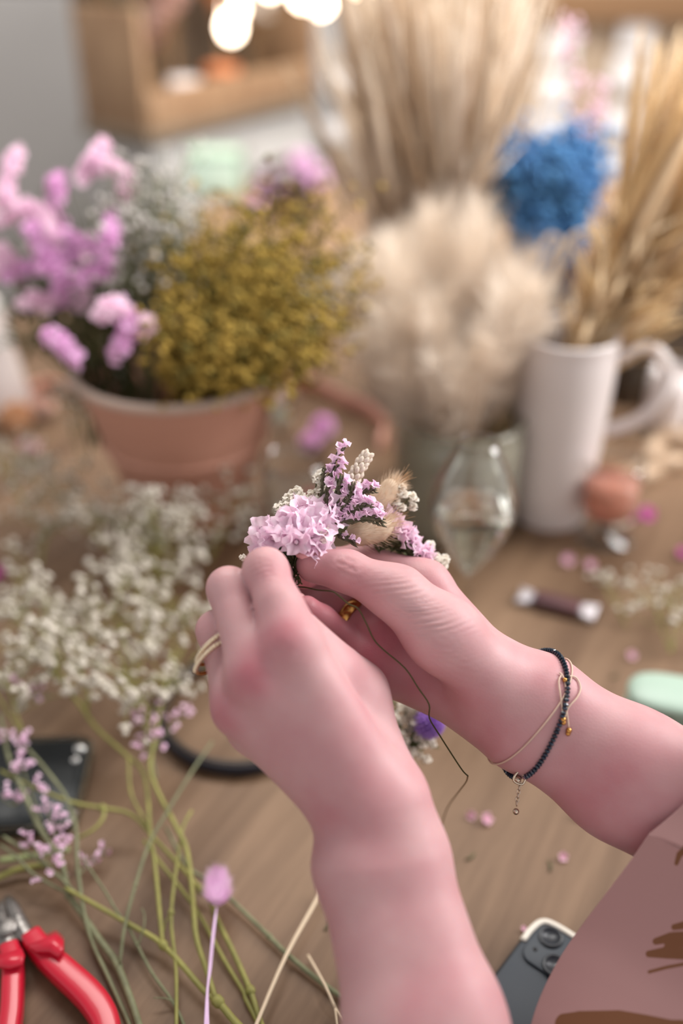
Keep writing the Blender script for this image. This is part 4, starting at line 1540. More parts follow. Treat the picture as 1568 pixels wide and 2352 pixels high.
m_terra = mat('terracotta_metal', (192, 142, 123), .55, (180, 130, 111), 8, bump=.05)
m_rim = mat('pale_bucket_rim', (190, 168, 154), .5)
m_ceramic = mat('white_ceramic', (222, 214, 212), .3, coat=.2)
m_glass = thin_glass('clear_glass', (250, 250, 248))
m_water = mat('water', (250, 252, 250), .0, trans=1, ior=1.33)
m_green_glass = thin_glass('greenish_glass', (206, 208, 196), .42, (190, 186, 168))

bb = T(443, 1185)
bk = thing('bucket', bb, 'dusky terracotta bucket with pale rim holding the yellow bush and pink statice', 'bucket')
pr = prof_px(bb, [(112, 1185), (128, 1150), (182, 1000), (228, 862), (237, 836)])
MB().lathe(bb, shell(pr, .0025), 56).build('pail', m_terra, bk)
rr, rh = pr[-1]
MB().tube([bb + np.array([rr * math.cos(a), rr * math.sin(a), rh]) for a in np.linspace(0, 2 * math.pi, 65)], .0042, 8).build('rolled_rim', m_rim, bk)
MB().lathe(bb + pz * (pr[2][1]), [(pr[2][0] + .001, 0), (pr[2][0] + .003, .002), (pr[2][0] + .0035, .004), (pr[2][0] + .003, .006), (pr[2][0] + .001, .008)], 48, cap=False).build('raised_band', m_terra, bk)
BR = bb + pz * (rh * .55)

# yellow bush
m_yel = mat('mustard_buds', (188, 156, 70), .75, (160, 134, 54), 30, transl=.15)
m_olive = mat('olive_buds', (112, 100, 34), .75, (92, 84, 30), 30, transl=.15)
bu = thing('mustard_flower_bunch', BR, 'bushy mustard yellow dried flower bunch standing in the terracotta bucket', 'dried flower', None)
ZC = depth(bb + pz * (rh + .08)) * 1000
for i in range(96):
    a = RND.random() * 6.283
    q = math.sqrt(RND.random())
    x, y = 582 + 298 * q * math.cos(a), 602 + 228 * q * math.sin(a)
    if i < 22:
        x, y = RND.uniform(330, 800), RND.uniform(660, 820)
    tip = P(x, y, ZC + RND.uniform(-75, 75) - (35 if y > 700 else 0))
    r0 = BR + np.array([RND.uniform(-.03, .05), RND.uniform(-.03, .03), 0])
    mid = (r0 + tip) / 2 + np.array([0, 0, .012])
    mb = MB()
    ms = crv([r0, mid, tip], 4)
    mb.cur = 1
    mb.tube(ms, [.0012, .0005], 4)
    for k in range(46):
        t = RND.uniform(.62, 1.02)
        p = ms[0] + 0 if False else np.array(ms[min(len(ms) - 1, int(t * (len(ms) - 1)))])
        p = p + np.array([RND.gauss(0, .013), RND.gauss(0, .013), RND.gauss(0, .013)])
        mb.cur = 0 if RND.random() < .72 else 1
        dot(mb, p, RND.uniform(.002, .0039))
    mb.build('sprig', (m_yel, m_olive), bu)

# pink statice in the bucket
st = thing('pink_statice_bunch', BR, 'bunch of pink statice spikes at the left of the terracotta bucket', 'dried flower')
ZS = ZC - 10
LN = [[(8, 480), (15, 420), (45, 352)], [(0, 505), (60, 480), (95, 495), (125, 540)], [(138, 545), (130, 480), (132, 412)], [(178, 425), (205, 375), (245, 335)], [(222, 375), (270, 395), (315, 420)], [(290, 425), (288, 455)],
      [(240, 590), (250, 545), (262, 505)], [(130, 545), (190, 555), (240, 580)], [(15, 640), (70, 615), (130, 600), (180, 580)], [(-10, 570), (20, 600), (-20, 620)], [(170, 650), (220, 625), (262, 615)], [(125, 590), (140, 640), (135, 700)],
      [(190, 640), (182, 700)], [(62, 690), (100, 695), (130, 700)], [(225, 735), (250, 705), (295, 705)], [(290, 700), (290, 760), (270, 815)], [(300, 760), (345, 745)], [(118, 772), (150, 800), (185, 830)], [(80, 560), (130, 580), (200, 600)], [(60, 520), (100, 560), (110, 620)]]
for ln in LN:
    zo = RND.uniform(-25, 25) - (70 if ln[0][1] > 690 else 0)
    pts = crv([P(x, y, ZS + zo + RND.uniform(-12, 12)) for x, y in ln], 5)
    L = sum(np.linalg.norm(pts[i + 1] - pts[i]) for i in range(len(pts) - 1))
    mb = MB()
    n = int(L / .0011) + 14
    for i in range(n):
        t = RND.random() * (len(pts) - 1)
        k = min(len(pts) - 2, int(t))
        p = pts[k] + (pts[k + 1] - pts[k]) * (t - k)
        d = unit(np.array([RND.gauss(0, 1), RND.gauss(0, 1) - .4, RND.gauss(0, 1) + .4]))
        funnel(mb, p + d * RND.uniform(.0, .004), d, RND.uniform(.004, .0062), .005, 5, 10, 2, .2)
    mb.build('flower_spike', m_pinkd if ln[0][1] > 500 and RND.random() < .5 else m_pinkp, st)
mb = MB()
for i in range(46):
    x, y = RND.uniform(20, 330), RND.uniform(430, 800)
    e = P(x, y, ZS + 20 + RND.uniform(-20, 30))
    r0 = BR + np.array([RND.uniform(-.08, -.01), RND.uniform(-.03, .03), 0])
    mb.tube(crv([r0, (r0 + e) / 2 + np.array([0, 0, .01]), e], 3), [.0016, .0009], 5)
mb.build('stem', m_green, st)
mb = MB()
for i in range(260):
    x, y = RND.uniform(40, 400), RND.uniform(660, 830)
    p = P(x, y, ZS + 22 + RND.uniform(-10, 50))
    d = unit(np.array([RND.gauss(0, 1), RND.gauss(0, 1), RND.gauss(.5, .7)]))
    mb.tube([p, p + d * .01, p + d * .022], [.001, .003, .0003], 5, .35)
mb.build('foliage', mat('deep_green_leaf', (84, 80, 36), .7, (60, 60, 28), 60), st)


def spray3(name, root, tips, n, rd, spread, ms_, mf_, label, cat, group=None, parent=None):
    th = thing(name, root, label, cat, group)
    for tp in tips:
        main = crv([root, (root + tp) / 2 + np.array([0, 0, .01]), tp], 5)
        mb, mf = MB(), MB()
        mb.tube(main, [.0012, .0006], 5)
        for i in range(n):
            q = tp + np.array([RND.gauss(0, spread), RND.gauss(0, spread), RND.gauss(0, spread)])
            k = RND.randint(len(main) // 2, len(main) - 1)
            mb.tube([main[k], (main[k] + q) / 2 + np.array([0, 0, .003]), q], .0004, 4)
            dot(mf, q, rd * RND.uniform(.6, 1.3))
        s = mb.build('sprig', ms_, th)
        mf.build('blossoms', mf_, s)
    return th


spray3('baby_breath_bunch', BR + np.array([-.03, -.01, 0]), [P(x, y, ZC - 20) for x, y in [(300, 560), (340, 480), (310, 640), (280, 500), (370, 430), (390, 560), (330, 590), (420, 500), (300, 410), (350, 530)]], 28, .0027, .016, m_stemg, mat('greyish_white_floret', (222, 218, 212), .7, transl=.25),
       "white baby's breath bunch standing in the bucket between statice and yellow bush", 'dried flower')

# greenish glass jar with cream grass
jb = T(1042, 1195)
jr = thing('glass_jar', jb, 'greenish grey glass jar holding the cream feather grass', 'jar')
pj = prof_px(jb, [(120, 1196), (138, 1185), (143, 1150), (148, 1050), (150, 985), (140, 968), (142, 955)])
MB().lathe(jb, shell(pj, .003), 48).build('glass_body', m_green_glass, jr)
MB().tube([jb + np.array([pj[-1][0] * math.cos(a), pj[-1][0] * math.sin(a), pj[-1][1]]) for a in np.linspace(0, 2 * math.pi, 49)], .0028, 8).build('lip', m_green_glass, jr)
JR = jb + pz * (pj[-1][1] * .25)
fg = thing('feather_grass_bunch', JR, 'cream fluffy feather grass bunch bulging out of the glass jar', 'dried grass')
ZJ = depth(jb + pz * pj[-1][1]) * 1000
plumes = []
for k in range(4):
    mb = MB()
    ax = [np.array([0, 0, z]) + np.array([.006 * math.sin(z * 30 + k), .005 * math.cos(z * 26 + k), 0]) for z in np.linspace(0, .09, 8)]
    mb.tube(ax, [.0008, .001, .0006], 5)
    fluff(mb, ax, [.006, .016, .018, .013, .004], 520, .026, .00024, .55)
    plumes.append(mb.data('plume', m_cream))
m_tanstem = mat('tan_stalk', (170, 136, 98), .7)
for i in range(98):
    a = RND.random() * 6.283
    q = math.sqrt(RND.random())
    x, y = 1032 + 195 * q * math.cos(a), 785 + 160 * q * math.sin(a)
    x = min(x, 1185)
    if y > 860 and abs(x - 1030) > 120:
        x = 1030 + (x - 1030) * .7
    tip = P(x, y, ZJ + RND.uniform(-60, 60))
    r0 = jb + pz * (pj[-1][1] * .9) + np.array([RND.uniform(-.03, .03), RND.uniform(-.03, .03), 0])
    d = unit(tip - r0 + np.array([0, 0, .02]))
    o = place(plumes[i % 4], 'plume', tip - d * .045, d + np.array([RND.gauss(0, .15), RND.gauss(0, .15), 0]), RND.random() * 6, RND.uniform(.75, 1.15), fg)
mb = MB()
for i in range(60):
    a = RND.random() * 6.283
    e = jb + pz * (pj[-1][1] + RND.uniform(.0, .06)) + np.array([math.cos(a), math.sin(a), 0]) * RND.uniform(0, .05)
    s = JR + np.array([RND.uniform(-.03, .03), RND.uniform(-.03, .03), 0])
    mb.tube([s, (s + e) / 2, e], .0009, 4)
mb.build('stalk', m_tanstem, fg)
for pts in ([(1240, 640), (1262, 590), (1285, 555), (1262, 540), (1240, 575)], [(1255, 680), (1300, 560), (1350, 530), (1390, 548)], [(1230, 700), (1280, 640), (1300, 570), (1325, 545)], [(1300, 720), (1345, 660), (1330, 590), (1305, 560)], [(1220, 620), (1232, 580), (1262, 545)]):
    MB().tube(crv([P(x, y, ZJ + 15) for x, y in pts], 6), [.0028, .0026, .0018], 6).build('curled_awn', m_cream, fg)

# tall beige grass at the back of the table
gb = T(985, 905)
gv = thing('vase', gb, 'dark stoneware vase behind the glass jar holding the tall grass', 'vase')
MB().lathe(gb, shell([(.055, 0), (.066, .02), (.07, .06), (.066, .10), (.068, .115)], .004), 32).build('vase_body', mat('dark_stoneware', (92, 70, 52), .5), gv)
gt = thing('tall_grass_bunch', gb + pz * .05, 'tall beige dried grass sheaf fanning up out of the top of the picture', 'dried grass')
m_g = [mat('beige_grass', (230, 214, 194), .75, transl=.25), mat('brown_grass', (212, 188, 160), .75, transl=.2), mat('pale_grass', (238, 224, 208), .75, transl=.25)]
stalks = []
for k in range(6):
    mb = MB()
    ax = [np.array([.02 * (z ** 2) * math.cos(k), .02 * (z ** 2) * math.sin(k * 2), z]) for z in np.linspace(0, 1, 9)]
    mb.tube(ax, [.0016, .0014, .001], 5)
    hd = [np.array([.02 * (z ** 2) * math.cos(k), .02 * (z ** 2) * math.sin(k * 2), z]) for z in np.linspace(.52, 1.03, 9)]
    mb.tube(hd, [.001, .004, .0045, .003, .0004], 6)
    fluff(mb, hd, [.002, .005, .006, .004, .001], 130, .02, .0005, .85)
    for q in range(5):
        z = RND.uniform(.1, .6)
        b0 = np.array([0, 0, z])
        o = np.array([math.cos(q * 2 + k), math.sin(q * 2 + k), 0])
        mb.tube([b0, b0 + o * .01 + pz * .08, b0 + o * .03 + pz * .17], [.0012, .003, .0003], 4, .2)
    stalks.append(mb.data('stalk', m_g[k % 3]))
for i in range(98):
    tx = RND.triangular(640, 1310, 1000)
    ty = RND.uniform(-200, 160) if 760 < tx < 1250 else (RND.uniform(60, 330) if tx < 900 else RND.uniform(-150, 60))
    tip = P(tx, ty, depth(gb + pz * rise(gb, 0)) * 1000 + RND.uniform(-90, 90))
    r0 = gb + pz * .06 + np.array([RND.uniform(-.05, .05) + .0 * tx, RND.uniform(-.04, .04), 0])
    L = np.linalg.norm(tip - r0)
    place(stalks[i % 6], 'stalk', r0, tip - r0, RND.random() * 6, (1, 1, L), gt)
mbs = MB()
for i in range(150):
    tx = RND.triangular(680, 1320, 1000)
    tip = P(tx, RND.uniform(-150, 120), depth(gb + pz * rise(gb, 0)) * 1000 + RND.uniform(-80, 110))
    r0 = gb + pz * .06 + np.array([RND.uniform(-.05, .05), RND.uniform(-.04, .04), 0])
    mbs.cur = i % 3
    mbs.tube([r0, r0 + (tip - r0) * .55, tip], [.0016, .0022, .0008], 5)
tag(mbs.build('inner_stalks', m_g, gt), None, None, None, 'stuff')

# white pitcher with golden grass
pb = T(1256, 1180)
pt = thing('pitcher', pb, 'tall white ceramic pitcher with ear handle standing right of the glass jar', 'pitcher')
pp_ = prof_px(pb, [(78, 1182), (84, 1172), (92, 1100), (104, 980), (112, 860), (114, 800), (112, 772), (116, 762)])
MB().lathe(pb, shell(pp_, .004), 56).build('pitcher_body', m_ceramic, pt)
zt = depth(pb + pz * pp_[-2][1]) * 1000
zm = depth(pb + pz * pp_[3][1]) * 1000
MB().tube(crv([P(1425, 830, zt + 6), P(1470, 800, zt + 4), P(1515, 812, zt + 6), P(1532, 860, zt + 14), P(1510, 920, zt + 22), P(1462, 965, zt + 34), P(1395, 990, zm + 2)], 6), [.0075, .0085, .0085, .008, .0075], 12, .7).build('handle', m_ceramic, pt)
sp = pb + pz * pp_[-1][1]
mb = MB()
mb.tube(crv([sp - RT * pp_[-1][0] * .92 - pz * .02, sp - RT * (pp_[-1][0] * 1.08) - pz * .004, sp - RT * (pp_[-1][0] * 1.22) + pz * .003], 4), [.012, .012, .006], 10, .6)
mb.build('spout', m_ceramic, pt)
gg = thing('golden_grass_bunch', pb + pz * .02, 'golden brown dried grass leaning right out of the white pitcher', 'dried grass')
m_gold_g = [mat('golden_grass', (222, 190, 142), .75, transl=.3), mat('tan_grass', (232, 208, 172), .75, transl=.25)]
st2 = []
for k in range(4):
    me2 = stalks[k].copy()
    me2.materials.clear()
    me2.materials.append(m_gold_g[k % 2])
    st2.append(me2)
for i in range(80):
    t = RND.random()
    tip = P(1530 + 300 * t + RND.uniform(-40, 40), 130 + 260 * t + RND.uniform(-60, 160), depth(sp) * 1000 - 30 + RND.uniform(-50, 60))
    r0 = pb + pz * (pp_[-1][1] - .05) + np.array([RND.uniform(-.015, .025), RND.uniform(-.02, .02), 0])
    place(st2[i % 4], 'stalk', r0, tip - r0, RND.random() * 6, (1, 1, np.linalg.norm(tip - r0)), gg)
mgb = T(1520, 985)
mg = thing('mug', mgb, 'white ceramic mug behind the pitcher handle', 'mug')
MB().lathe(mgb, shell(prof_px(mgb, [(40, 985), (48, 965), (50, 900), (48, 850)]), .003), 32).build('mug_body', m_ceramic, mg)
MB().tube(crv([mgb + RT * .022 + pz * .045, mgb + RT * .04 + pz * .04, mgb + RT * .04 + pz * .022, mgb + RT * .022 + pz * .016], 5), .004, 8).build('handle', m_ceramic, mg)

# blue dyed bunch in a dark bottle behind the pitcher
blb = T(1262, 905)
bv = thing('bottle', blb, 'dark slim bottle behind the pitcher holding the blue bunch', 'bottle')
MB().lathe(blb, shell([(.032, 0), (.035, .02), (.033, .12), (.016, .17), (.015, .20)], .002), 28).build('bottle_body', mat('dark_violet_glass', (70, 54, 62), .2), bv)
ZB = depth(blb + pz * .28) * 1000
bf = spray3('blue_flower_bunch', blb + pz * .12, [P(x, y, ZB + dz_) for x, y, dz_ in [(1160, 370, 0), (1185, 400, -10), (1150, 400, 10), (1200, 350, 15), (1300, 350, 0), (1335, 400, 5), (1290, 390, -15), (1250, 410, -10), (1220, 440, -5), (1330, 440, 0), (1280, 450, -10), (1210, 480, 0), (1260, 490, 0),
            (1310, 480, 10), (1225, 540, 5), (1300, 520, 12), (1330, 340, 10), (1240, 380, 10), (1225, 580, 8), (1180, 450, 8)]], 110, .0042, .0125, mat('dark_blue_stem', (58, 60, 86), .6), mat('blue_floret', (104, 168, 218), .7, (84, 142, 200), 25, transl=.3),
            'bright blue dyed dried flower bunch rising behind the white pitcher', 'dried flower')
m_mag = mat('magenta_rim_floret', (214, 118, 186), .7, transl=.3)
for pts, lab in (([(1230, 760), (1300, 500), (1330, 260), (1300, 60)], 'tall thin pink dried sprig above the blue bunch, tallest of the two'), ([(1240, 760), (1320, 480), (1380, 200)], 'thin pink dried sprig leaning right above the blue bunch')):
    pw = crv([P(x, y, ZB + 60) for x, y in pts], 6)
    th = thing('pink_sprig', pw[0], lab, 'dried flower', 'thin pink sprigs behind the blue bunch')
    MB().tube(pw, [.0014, .0007], 5).build('stem', m_tanstem, th)
    mb = MB()
    for i in range(70):
        t = RND.choice((.55, .62, .8, .97, 1.0)) + RND.gauss(0, .012)
        p = pw[min(len(pw) - 1, int(max(0, min(1, t)) * (len(pw) - 1)))] + np.array([RND.gauss(0, .006), RND.gauss(0, .006), RND.gauss(0, .008)])
        dot(mb, p, .0034)
    mb.build('blossoms', m_pinkp, th)

# glasses
def goblet(name, base, items, stem_r, foot_r, foot_y, label, liquid=None, lm=None, mid=None):
    g = thing(name, base, label, 'glass')
    pr = prof_px(base, items)
    t = .0011
    outer = [(foot_r, .0005), (foot_r, .0016), (foot_r * .4, .004), (stem_r, .010), (stem_r, max(.012, pr[0][1] - .008))] + pr
    inner = [(max(r - t, .0004), h + (t if i == 0 else 0)) for i, (r, h) in enumerate(pr)][::-1]
    MB().lathe(base, outer + inner, 48).build('glass_bowl', m_glass, g)
    if liquid:
        pl = [(max(r - t - .00025, .0004), h) for r, h in prof_px(base, liquid)]
        MB().lathe(base, pl + [(.0004, pl[-1][1])], 48).build('drink', lm, g)
    return g


wb = T(1056, 1530)
goblet('wine_glass', wb, [(6, 1330), (28, 1300), (58, 1262), (86, 1215), (99, 1178), (101, 1150), (92, 1112), (74, 1072), (56, 1038), (46, 1012)], .0034, .028, 0, 'stemmed tulip glass half full of clear drink behind the right hand',
       [(6, 1328), (28, 1300), (58, 1262), (86, 1215), (99, 1178), (101, 1168)], m_water)
m_pinkw = mat('coral_drink', (240, 170, 150), .1, (236, 160, 140), 5, trans=.3, ior=1.33)
gb2 = T(1385, 1235)
goblet('dessert_glass', gb2, [(10, 1180), (58, 1174), (64, 1158), (67, 1100), (68, 1056)], .004, .026, 0, 'short stemmed glass with coral drink in front of the pitcher', [(10, 1179), (58, 1173), (64, 1158), (67, 1106)], m_pinkw)
gb3 = T(682, 1310)
goblet('dessert_glass', gb3, [(8, 1215), (50, 1195), (72, 1150), (78, 1100), (76, 1050)], .004, .024, 0, 'nearly empty stemmed glass with a crimson dreg behind the flower crown', None, None)
o = MB().ball(T(712, 1135, 40), (.009, .008, .004), 10, 6).build('crimson_petal', mat('crimson', (190, 60, 84), .6))
own_origin(tag(o, 'crimson petal scrap beside the nearly empty glass behind the crown', 'petal'))

# bottle with blue cap, white jug at the left edge
cbb = T(350, 1235)
cbt = thing('glue_bottle', cbb, "small white bottle with a blue cap standing among the baby's breath", 'bottle')
pc_ = prof_px(cbb, [(18, 1235), (20, 1225), (20, 1092), (14, 1080), (14, 1070)])
MB().lathe(cbb, pc_, 24).build('bottle_body', mat('white_plastic', (220, 214, 210), .4), cbt)
hh = rise(cbb, 1042)
MB().lathe(cbb + pz * pc_[-1][1], [(pxm(17, cbb), 0), (pxm(17, cbb), (hh - pc_[-1][1]) * .8), (pxm(12, cbb), hh - pc_[-1][1])], 20).build('cap', mat('blue_plastic', (44, 74, 160), .4), cbt)
ljb = T(-20, 935)
lj = thing('enamel_jug', ljb, 'white enamel jug cut by the left frame edge beside the statice', 'jug')
pq = prof_px(ljb, [(86, 938), (92, 915), (84, 850), (74, 780), (70, 735), (66, 705), (56, 685), (30, 676)])
MB().lathe(ljb, shell(pq, .003), 40).build('jug_body', m_ceramic, lj)
for k in (3, 5):
    MB().tube([ljb + np.array([pq[k][0] * math.cos(a), pq[k][0] * math.sin(a), pq[k][1] + .002 * math.cos(a)]) for a in np.linspace(0, 2 * math.pi, 41)], .0022, 6).build('grey_green_band', mat('grey_green_enamel', (140, 152, 144), .4), lj)

# ribbons and oddments between the bucket and the jar
m_peach = mat('peach_ribbon', (226, 172, 154), .6, transl=.2)


def ribbon(pts, w, label):
    pp = crv([T(*p) for p in pts], 6)
    mb = MB()
    mb.grid([[p, p + pz * w * .5, p + pz * w] for p in pp])
    o = mb.build('satin_ribbon', m_peach)
    o.modifiers.new('t', 'SOLIDIFY').thickness = .0012
    own_origin(tag(o, label, 'ribbon', 'peach ribbons'))


ribbon([(640, 910, 0), (680, 900, 0), (730, 905, 0), (790, 935, 0), (850, 960, 0), (885, 1000, 0), (870, 1040, 0)], .020, 'wide curl of peach ribbon lying between bucket and glass jar')
ribbon([(640, 930, 0), (655, 885, 0), (700, 880, 0), (740, 905, 0)], .016, 'small peach ribbon loop touching the bucket right side')
ribbon([(70, 905, 0), (110, 892, 0), (160, 905, 0), (185, 930, 0)], .014, 'peach ribbon end lying beside the enamel jug')
for x, y, h, r, m, lab in [(690, 850, 30, .017, m_pinkd, 'large pink dried blossom by the right rim of the bucket'), (740, 1010, 18, .014, m_pinkd, 'pink dried blossom behind the flower crown, upper'), (712, 1040, 14, .012, m_pinkd, 'pink dried blossom behind the flower crown, lower left'),
                           (738, 835, 34, .010, mat('rust_red', (176, 84, 76), .7), 'rust red dried blossom beside the cream feather grass'), (640, 990, 22, .012, mat('silver_green', (186, 186, 170), .7), 'silvery dried blossom against the bucket side'), (655, 940, 18, .012, mat('pale_white_petal', (226, 206, 200), .7), 'pale dried blossom resting on the peach ribbon'),
                           (40, 985, 14, .020, mat('apricot_petal', (206, 160, 122), .7), 'apricot dried blossom below the enamel jug'), (100, 960, 16, .016, mat('blush_petal', (214, 176, 160), .7), 'blush dried blossom right of the enamel jug foot'), (70, 1050, 10, .012, mat('soft_pink', (226, 190, 196), .7), "soft pink blossom in the far baby's breath"),
                           (1408, 1205, 4, .016, mat('dusty_pale', (214, 196, 178), .7), 'pale dried petal heap at the foot of the coral drink')]:
    p = T(x, y, 0) + pz * .002
    mb = MB()
    for i in range(26):
        z = 1 - (i + .5) / 26
        q = math.sqrt(1 - z * z)
        d = np.array([q * math.cos(i * 2.4), q * math.sin(i * 2.4), z])
        c0 = p + pz * max(h / 1000 * .7, r * .4)
        funnel(mb, c0 + d * r * .35, d, r * .5, r * .45, 5, 10, 2, .2)
    mb.tube([p, p + pz * max(h / 1000 * .7, r * .4)], r * .25, 6)
    o = mb.build('dried_blossom', m)
    own_origin(tag(o, lab, 'flower', 'loose dried blossoms at the back'))
# tan tails at the right
for k, (x, y, a, lab) in enumerate([(1480, 1090, .5, 'tan bunny-tail grass lying right of the pitcher, nearest the coral drink'), (1530, 1060, .2, 'tan bunny-tail grass lying at the right frame edge, middle one'), (1545, 1000, -.3, 'tan bunny-tail grass lying below the mug, farthest back'), (1500, 1030, .9, 'tan bunny-tail grass lying between pitcher and frame edge')]):
    p = T(x, y, 9)
    d = np.array([math.cos(a), math.sin(a), 0])
    th = thing('bunny_tail_grass', p, lab, 'dried grass', 'bunny tails lying at the right')
    ax = [p + d * s for s in (-.02, 0, .02)]
    mb = MB()
    egg(mb, ax, [.004, .008, .004])
    fluff(mb, ax, [.004, .009, .005], 300, .009, .0003, .5)
    mb.build('seed_head', m_tan, th)
    MB().tube([p - d * .02, p - d * .09 - pz * .006], .0008, 5).build('stem', m_straw, th)
# dark slatted crate at the right end
m_dark = mat('dark_stained_wood', (92, 76, 60), .6, (72, 60, 48), 14, stretch=(1, 8, 8))
kb = T(1640, 930)
kc = thing('slatted_crate', kb, 'dark stained slatted wooden crate at the right edge behind the pitcher', 'crate')
for i in range(4):
    MB().box(kb + np.array([0, 0, .02 + i * .045]), (.22, .012, .036), bev=.002).build('slat', m_dark, kc)
    MB().box(kb + np.array([0, .16, .02 + i * .045]), (.22, .012, .036), bev=.002).build('slat', m_dark, kc)
for sx in (-1, 1):
    for sy in (0, 1):
        MB().box(kb + np.array([sx * .102, .014 + sy * .132, .09]), (.016, .016, .18), bev=.002).build('corner_post', m_dark, kc)
    MB().box(kb + np.array([sx * .112, .08, .09]), (.008, .15, .17), bev=.002).build('side_panel', m_dark, kc)
MB().box(kb + np.array([0, .08, .006]), (.21, .15, .008)).build('base_panel', m_dark, kc)

# ------------------------------------------------------------------ the back of the workshop
m_bench = mat('bench_wood', (150, 122, 96), .6, (128, 100, 76), 10, stretch=(1, 8, 1))
bn = thing('back_bench', (.35, 1.8, 0), 'narrow wooden bench against the back of the workshop, behind the work table', 'bench')
MB().box((.35, 1.8, .745), (1.2, .46, .03), bev=.003).build('bench_top', m_bench, bn)
for sx in (-1, 1):
    for sy in (-1, 1):
        MB().box((.35 + sx * .55, 1.8 + sy * .19, .365), (.06, .06, .73), bev=.003).build('leg', m_bench, bn)
# mint tin and basket on the bench
p = Tz(492, 452, .76)
mt = thing('mint_tin', p, 'pale mint green tin box behind the yellow bush', 'box')
hb = rise(p, 352)
mw = pxm(118, p)
MB().box(p + pz * hb * .42 + np.array([0, .03, 0]), (mw, .06, hb * .84), bev=.004).build('tin_body', mat('pale_mint', (200, 222, 206), .4), mt)
MB().box(p + pz * hb * .93 + np.array([0, .03, 0]), (mw * 1.03, .064, hb * .14), bev=.004).build('lid', mat('pale_mint_lid', (176, 202, 182), .4), mt)
MB().box(p + pz * hb * .45 + np.array([mw * .52, .03, 0]), (.006, .05, hb * .8), bev=.001).build('green_side_strip', mat('sage_green', (122, 152, 128), .5), mt)
p = Tz(668, 500, .76)
bs = thing('round_basket', p, 'dark brown round basket with a hoop handle behind the yellow bush', 'basket')
hb = rise(p, 425)
br_ = pxm(70, p)
mb = MB()
for i in range(9):
    z = hb * i / 8
    mb.tube([p + np.array([br_ * (.85 + .15 * i / 8) * (1 + .01 * (-1) ** j) * math.cos(j * math.pi / 20), br_ * (.85 + .15 * i / 8) * math.sin(j * math.pi / 20), z + .003]) for j in range(41)], hb / 15, 5)
mb.lathe(p, [(br_ * .84, .001), (br_ * .84, .006)], 24)
mb.build('woven_side', mat('dark_wicker', (78, 54, 42), .7), bs)
MB().tube([p + np.array([br_ * math.cos(a), 0, hb + pxm(52, p) * math.sin(a)]) for a in np.linspace(0, math.pi, 17)], .008, 7).build('hoop_handle', mat('dark_wicker', (78, 54, 42), .7), bs)
spray3('pink_dried_bunch', p + pz * .02, [Ty(x, y, p[1] - .02) for x, y in [(608, 450), (700, 385), (725, 400), (615, 490), (640, 470), (600, 470)]], 40, .006, .012, m_stemg, m_pinkd, 'dusky pink dried flowers poking out of the dark round basket', 'dried flower')

# grey cabinet with a wooden crate, bunches and bulbs
ZA = .86
A_, B_, C_ = Tz(345, 300, ZA), Tz(205, 285, ZA), Tz(720, 210, ZA)
ex = unit(C_ - A_)
ey = np.array([-ex[1], ex[0], 0])
LX = np.linalg.norm(C_ - A_)
LY = .17
cen = A_ + ex * LX / 2 + ey * LY / 2
AX = (ex, ey, pz)
m_cab = mat('light_grey_paint', (186, 184, 181), .5)
cb_ = thing('grey_cabinet', cen - pz * cen[2], 'light grey painted cabinet under the wooden crate', 'cabinet')
MB().box(cen * np.array([1, 1, 0]) + pz * .41 + ex * .02 + ey * .02, (LX * .96, LY * .9, .82), AX, .004).build('carcass', m_cab, cb_)
for s in (-1, 1):
    d_ = MB().box(cen * np.array([1, 1, 0]) + pz * .42 + ex * (.02 + s * LX * .235) - ey * (LY * .44), (LX * .45, .018, .72), AX, .003).build('door', m_cab, cb_)
    MB().ball(cen * np.array([1, 1, 0]) + pz * .6 + ex * (.02 + s * .03) - ey * (LY * .44 + .016), .011, 10, 7).build('knob', mat('dark_knob', (70, 62, 56), .4), d_)
m_crate = mat('honey_wood', (160, 130, 100), .6, (134, 104, 78), 12, stretch=(1, 8, 1))
wk = thing('wooden_crate', cen - pz * .0, 'honey brown wooden display crate full of dried bunches on the grey cabinet', 'crate')
MB().box(cen - pz * .012, (LX * 1.04, LY * 1.08, .024), AX, .002).build('base_panel', mat('grey_brown_wood', (122, 106, 88), .6), wk)
MB().box(cen - ex * (LX * .5) + pz * .105, (.018, LY, .21), AX, .002).build('side_panel', m_crate, wk)
MB().box(cen + ex * (LX * .5) + pz * .105, (.018, LY, .21), AX, .002).build('side_panel', m_crate, wk)
MB().box(cen + ey * (LY * .5) + pz * .2, (LX, .016, .4), AX, .002).build('back_panel', m_dark, wk)
MB().box(cen - ey * (LY * .5) + pz * .034, (LX, .016, .068), AX, .002).build('front_lip', m_crate, wk)


def on_crate(fx, fy):
    return cen + ex * (fx * LX) + ey * (fy * LY) + pz * .001


m_rose = mat('faded_rose', (190, 152, 142), .8, transl=.15)
for k, (fx, fy, h, lab, m) in enumerate([(-.34, .05, .24, 'faded rose dried bunch at the left end of the wooden crate', m_rose), (-.16, .15, .30, 'tall faded rose dried bunch in the wooden crate behind the white cup', m_rose), (.12, .1, .22, 'rust orange dried bunch in the middle of the wooden crate', mat('rust_orange', (188, 126, 84), .8)),
                                         (.32, .1, .28, 'pale straw dried bunch at the right end of the wooden crate', m_cream), (-.44, .2, .30, 'dark olive dried bunch in the back left corner of the wooden crate', mat('dark_olive', (92, 88, 70), .8))]):
    b0 = on_crate(fx * .92, fy - .1)
    spray3('dried_bunch', b0, [b0 + np.array([RND.gauss(0, .018), RND.gauss(0, .006), h * RND.uniform(.6, 1.05)]) for _ in range(8)], 34, .008, .011, m_tanstem, m, lab, 'dried flower', 'dried bunches in the crate')
p = on_crate(-.22, -.25)
cp_ = thing('cup', p, 'small white cup in the wooden crate', 'cup')
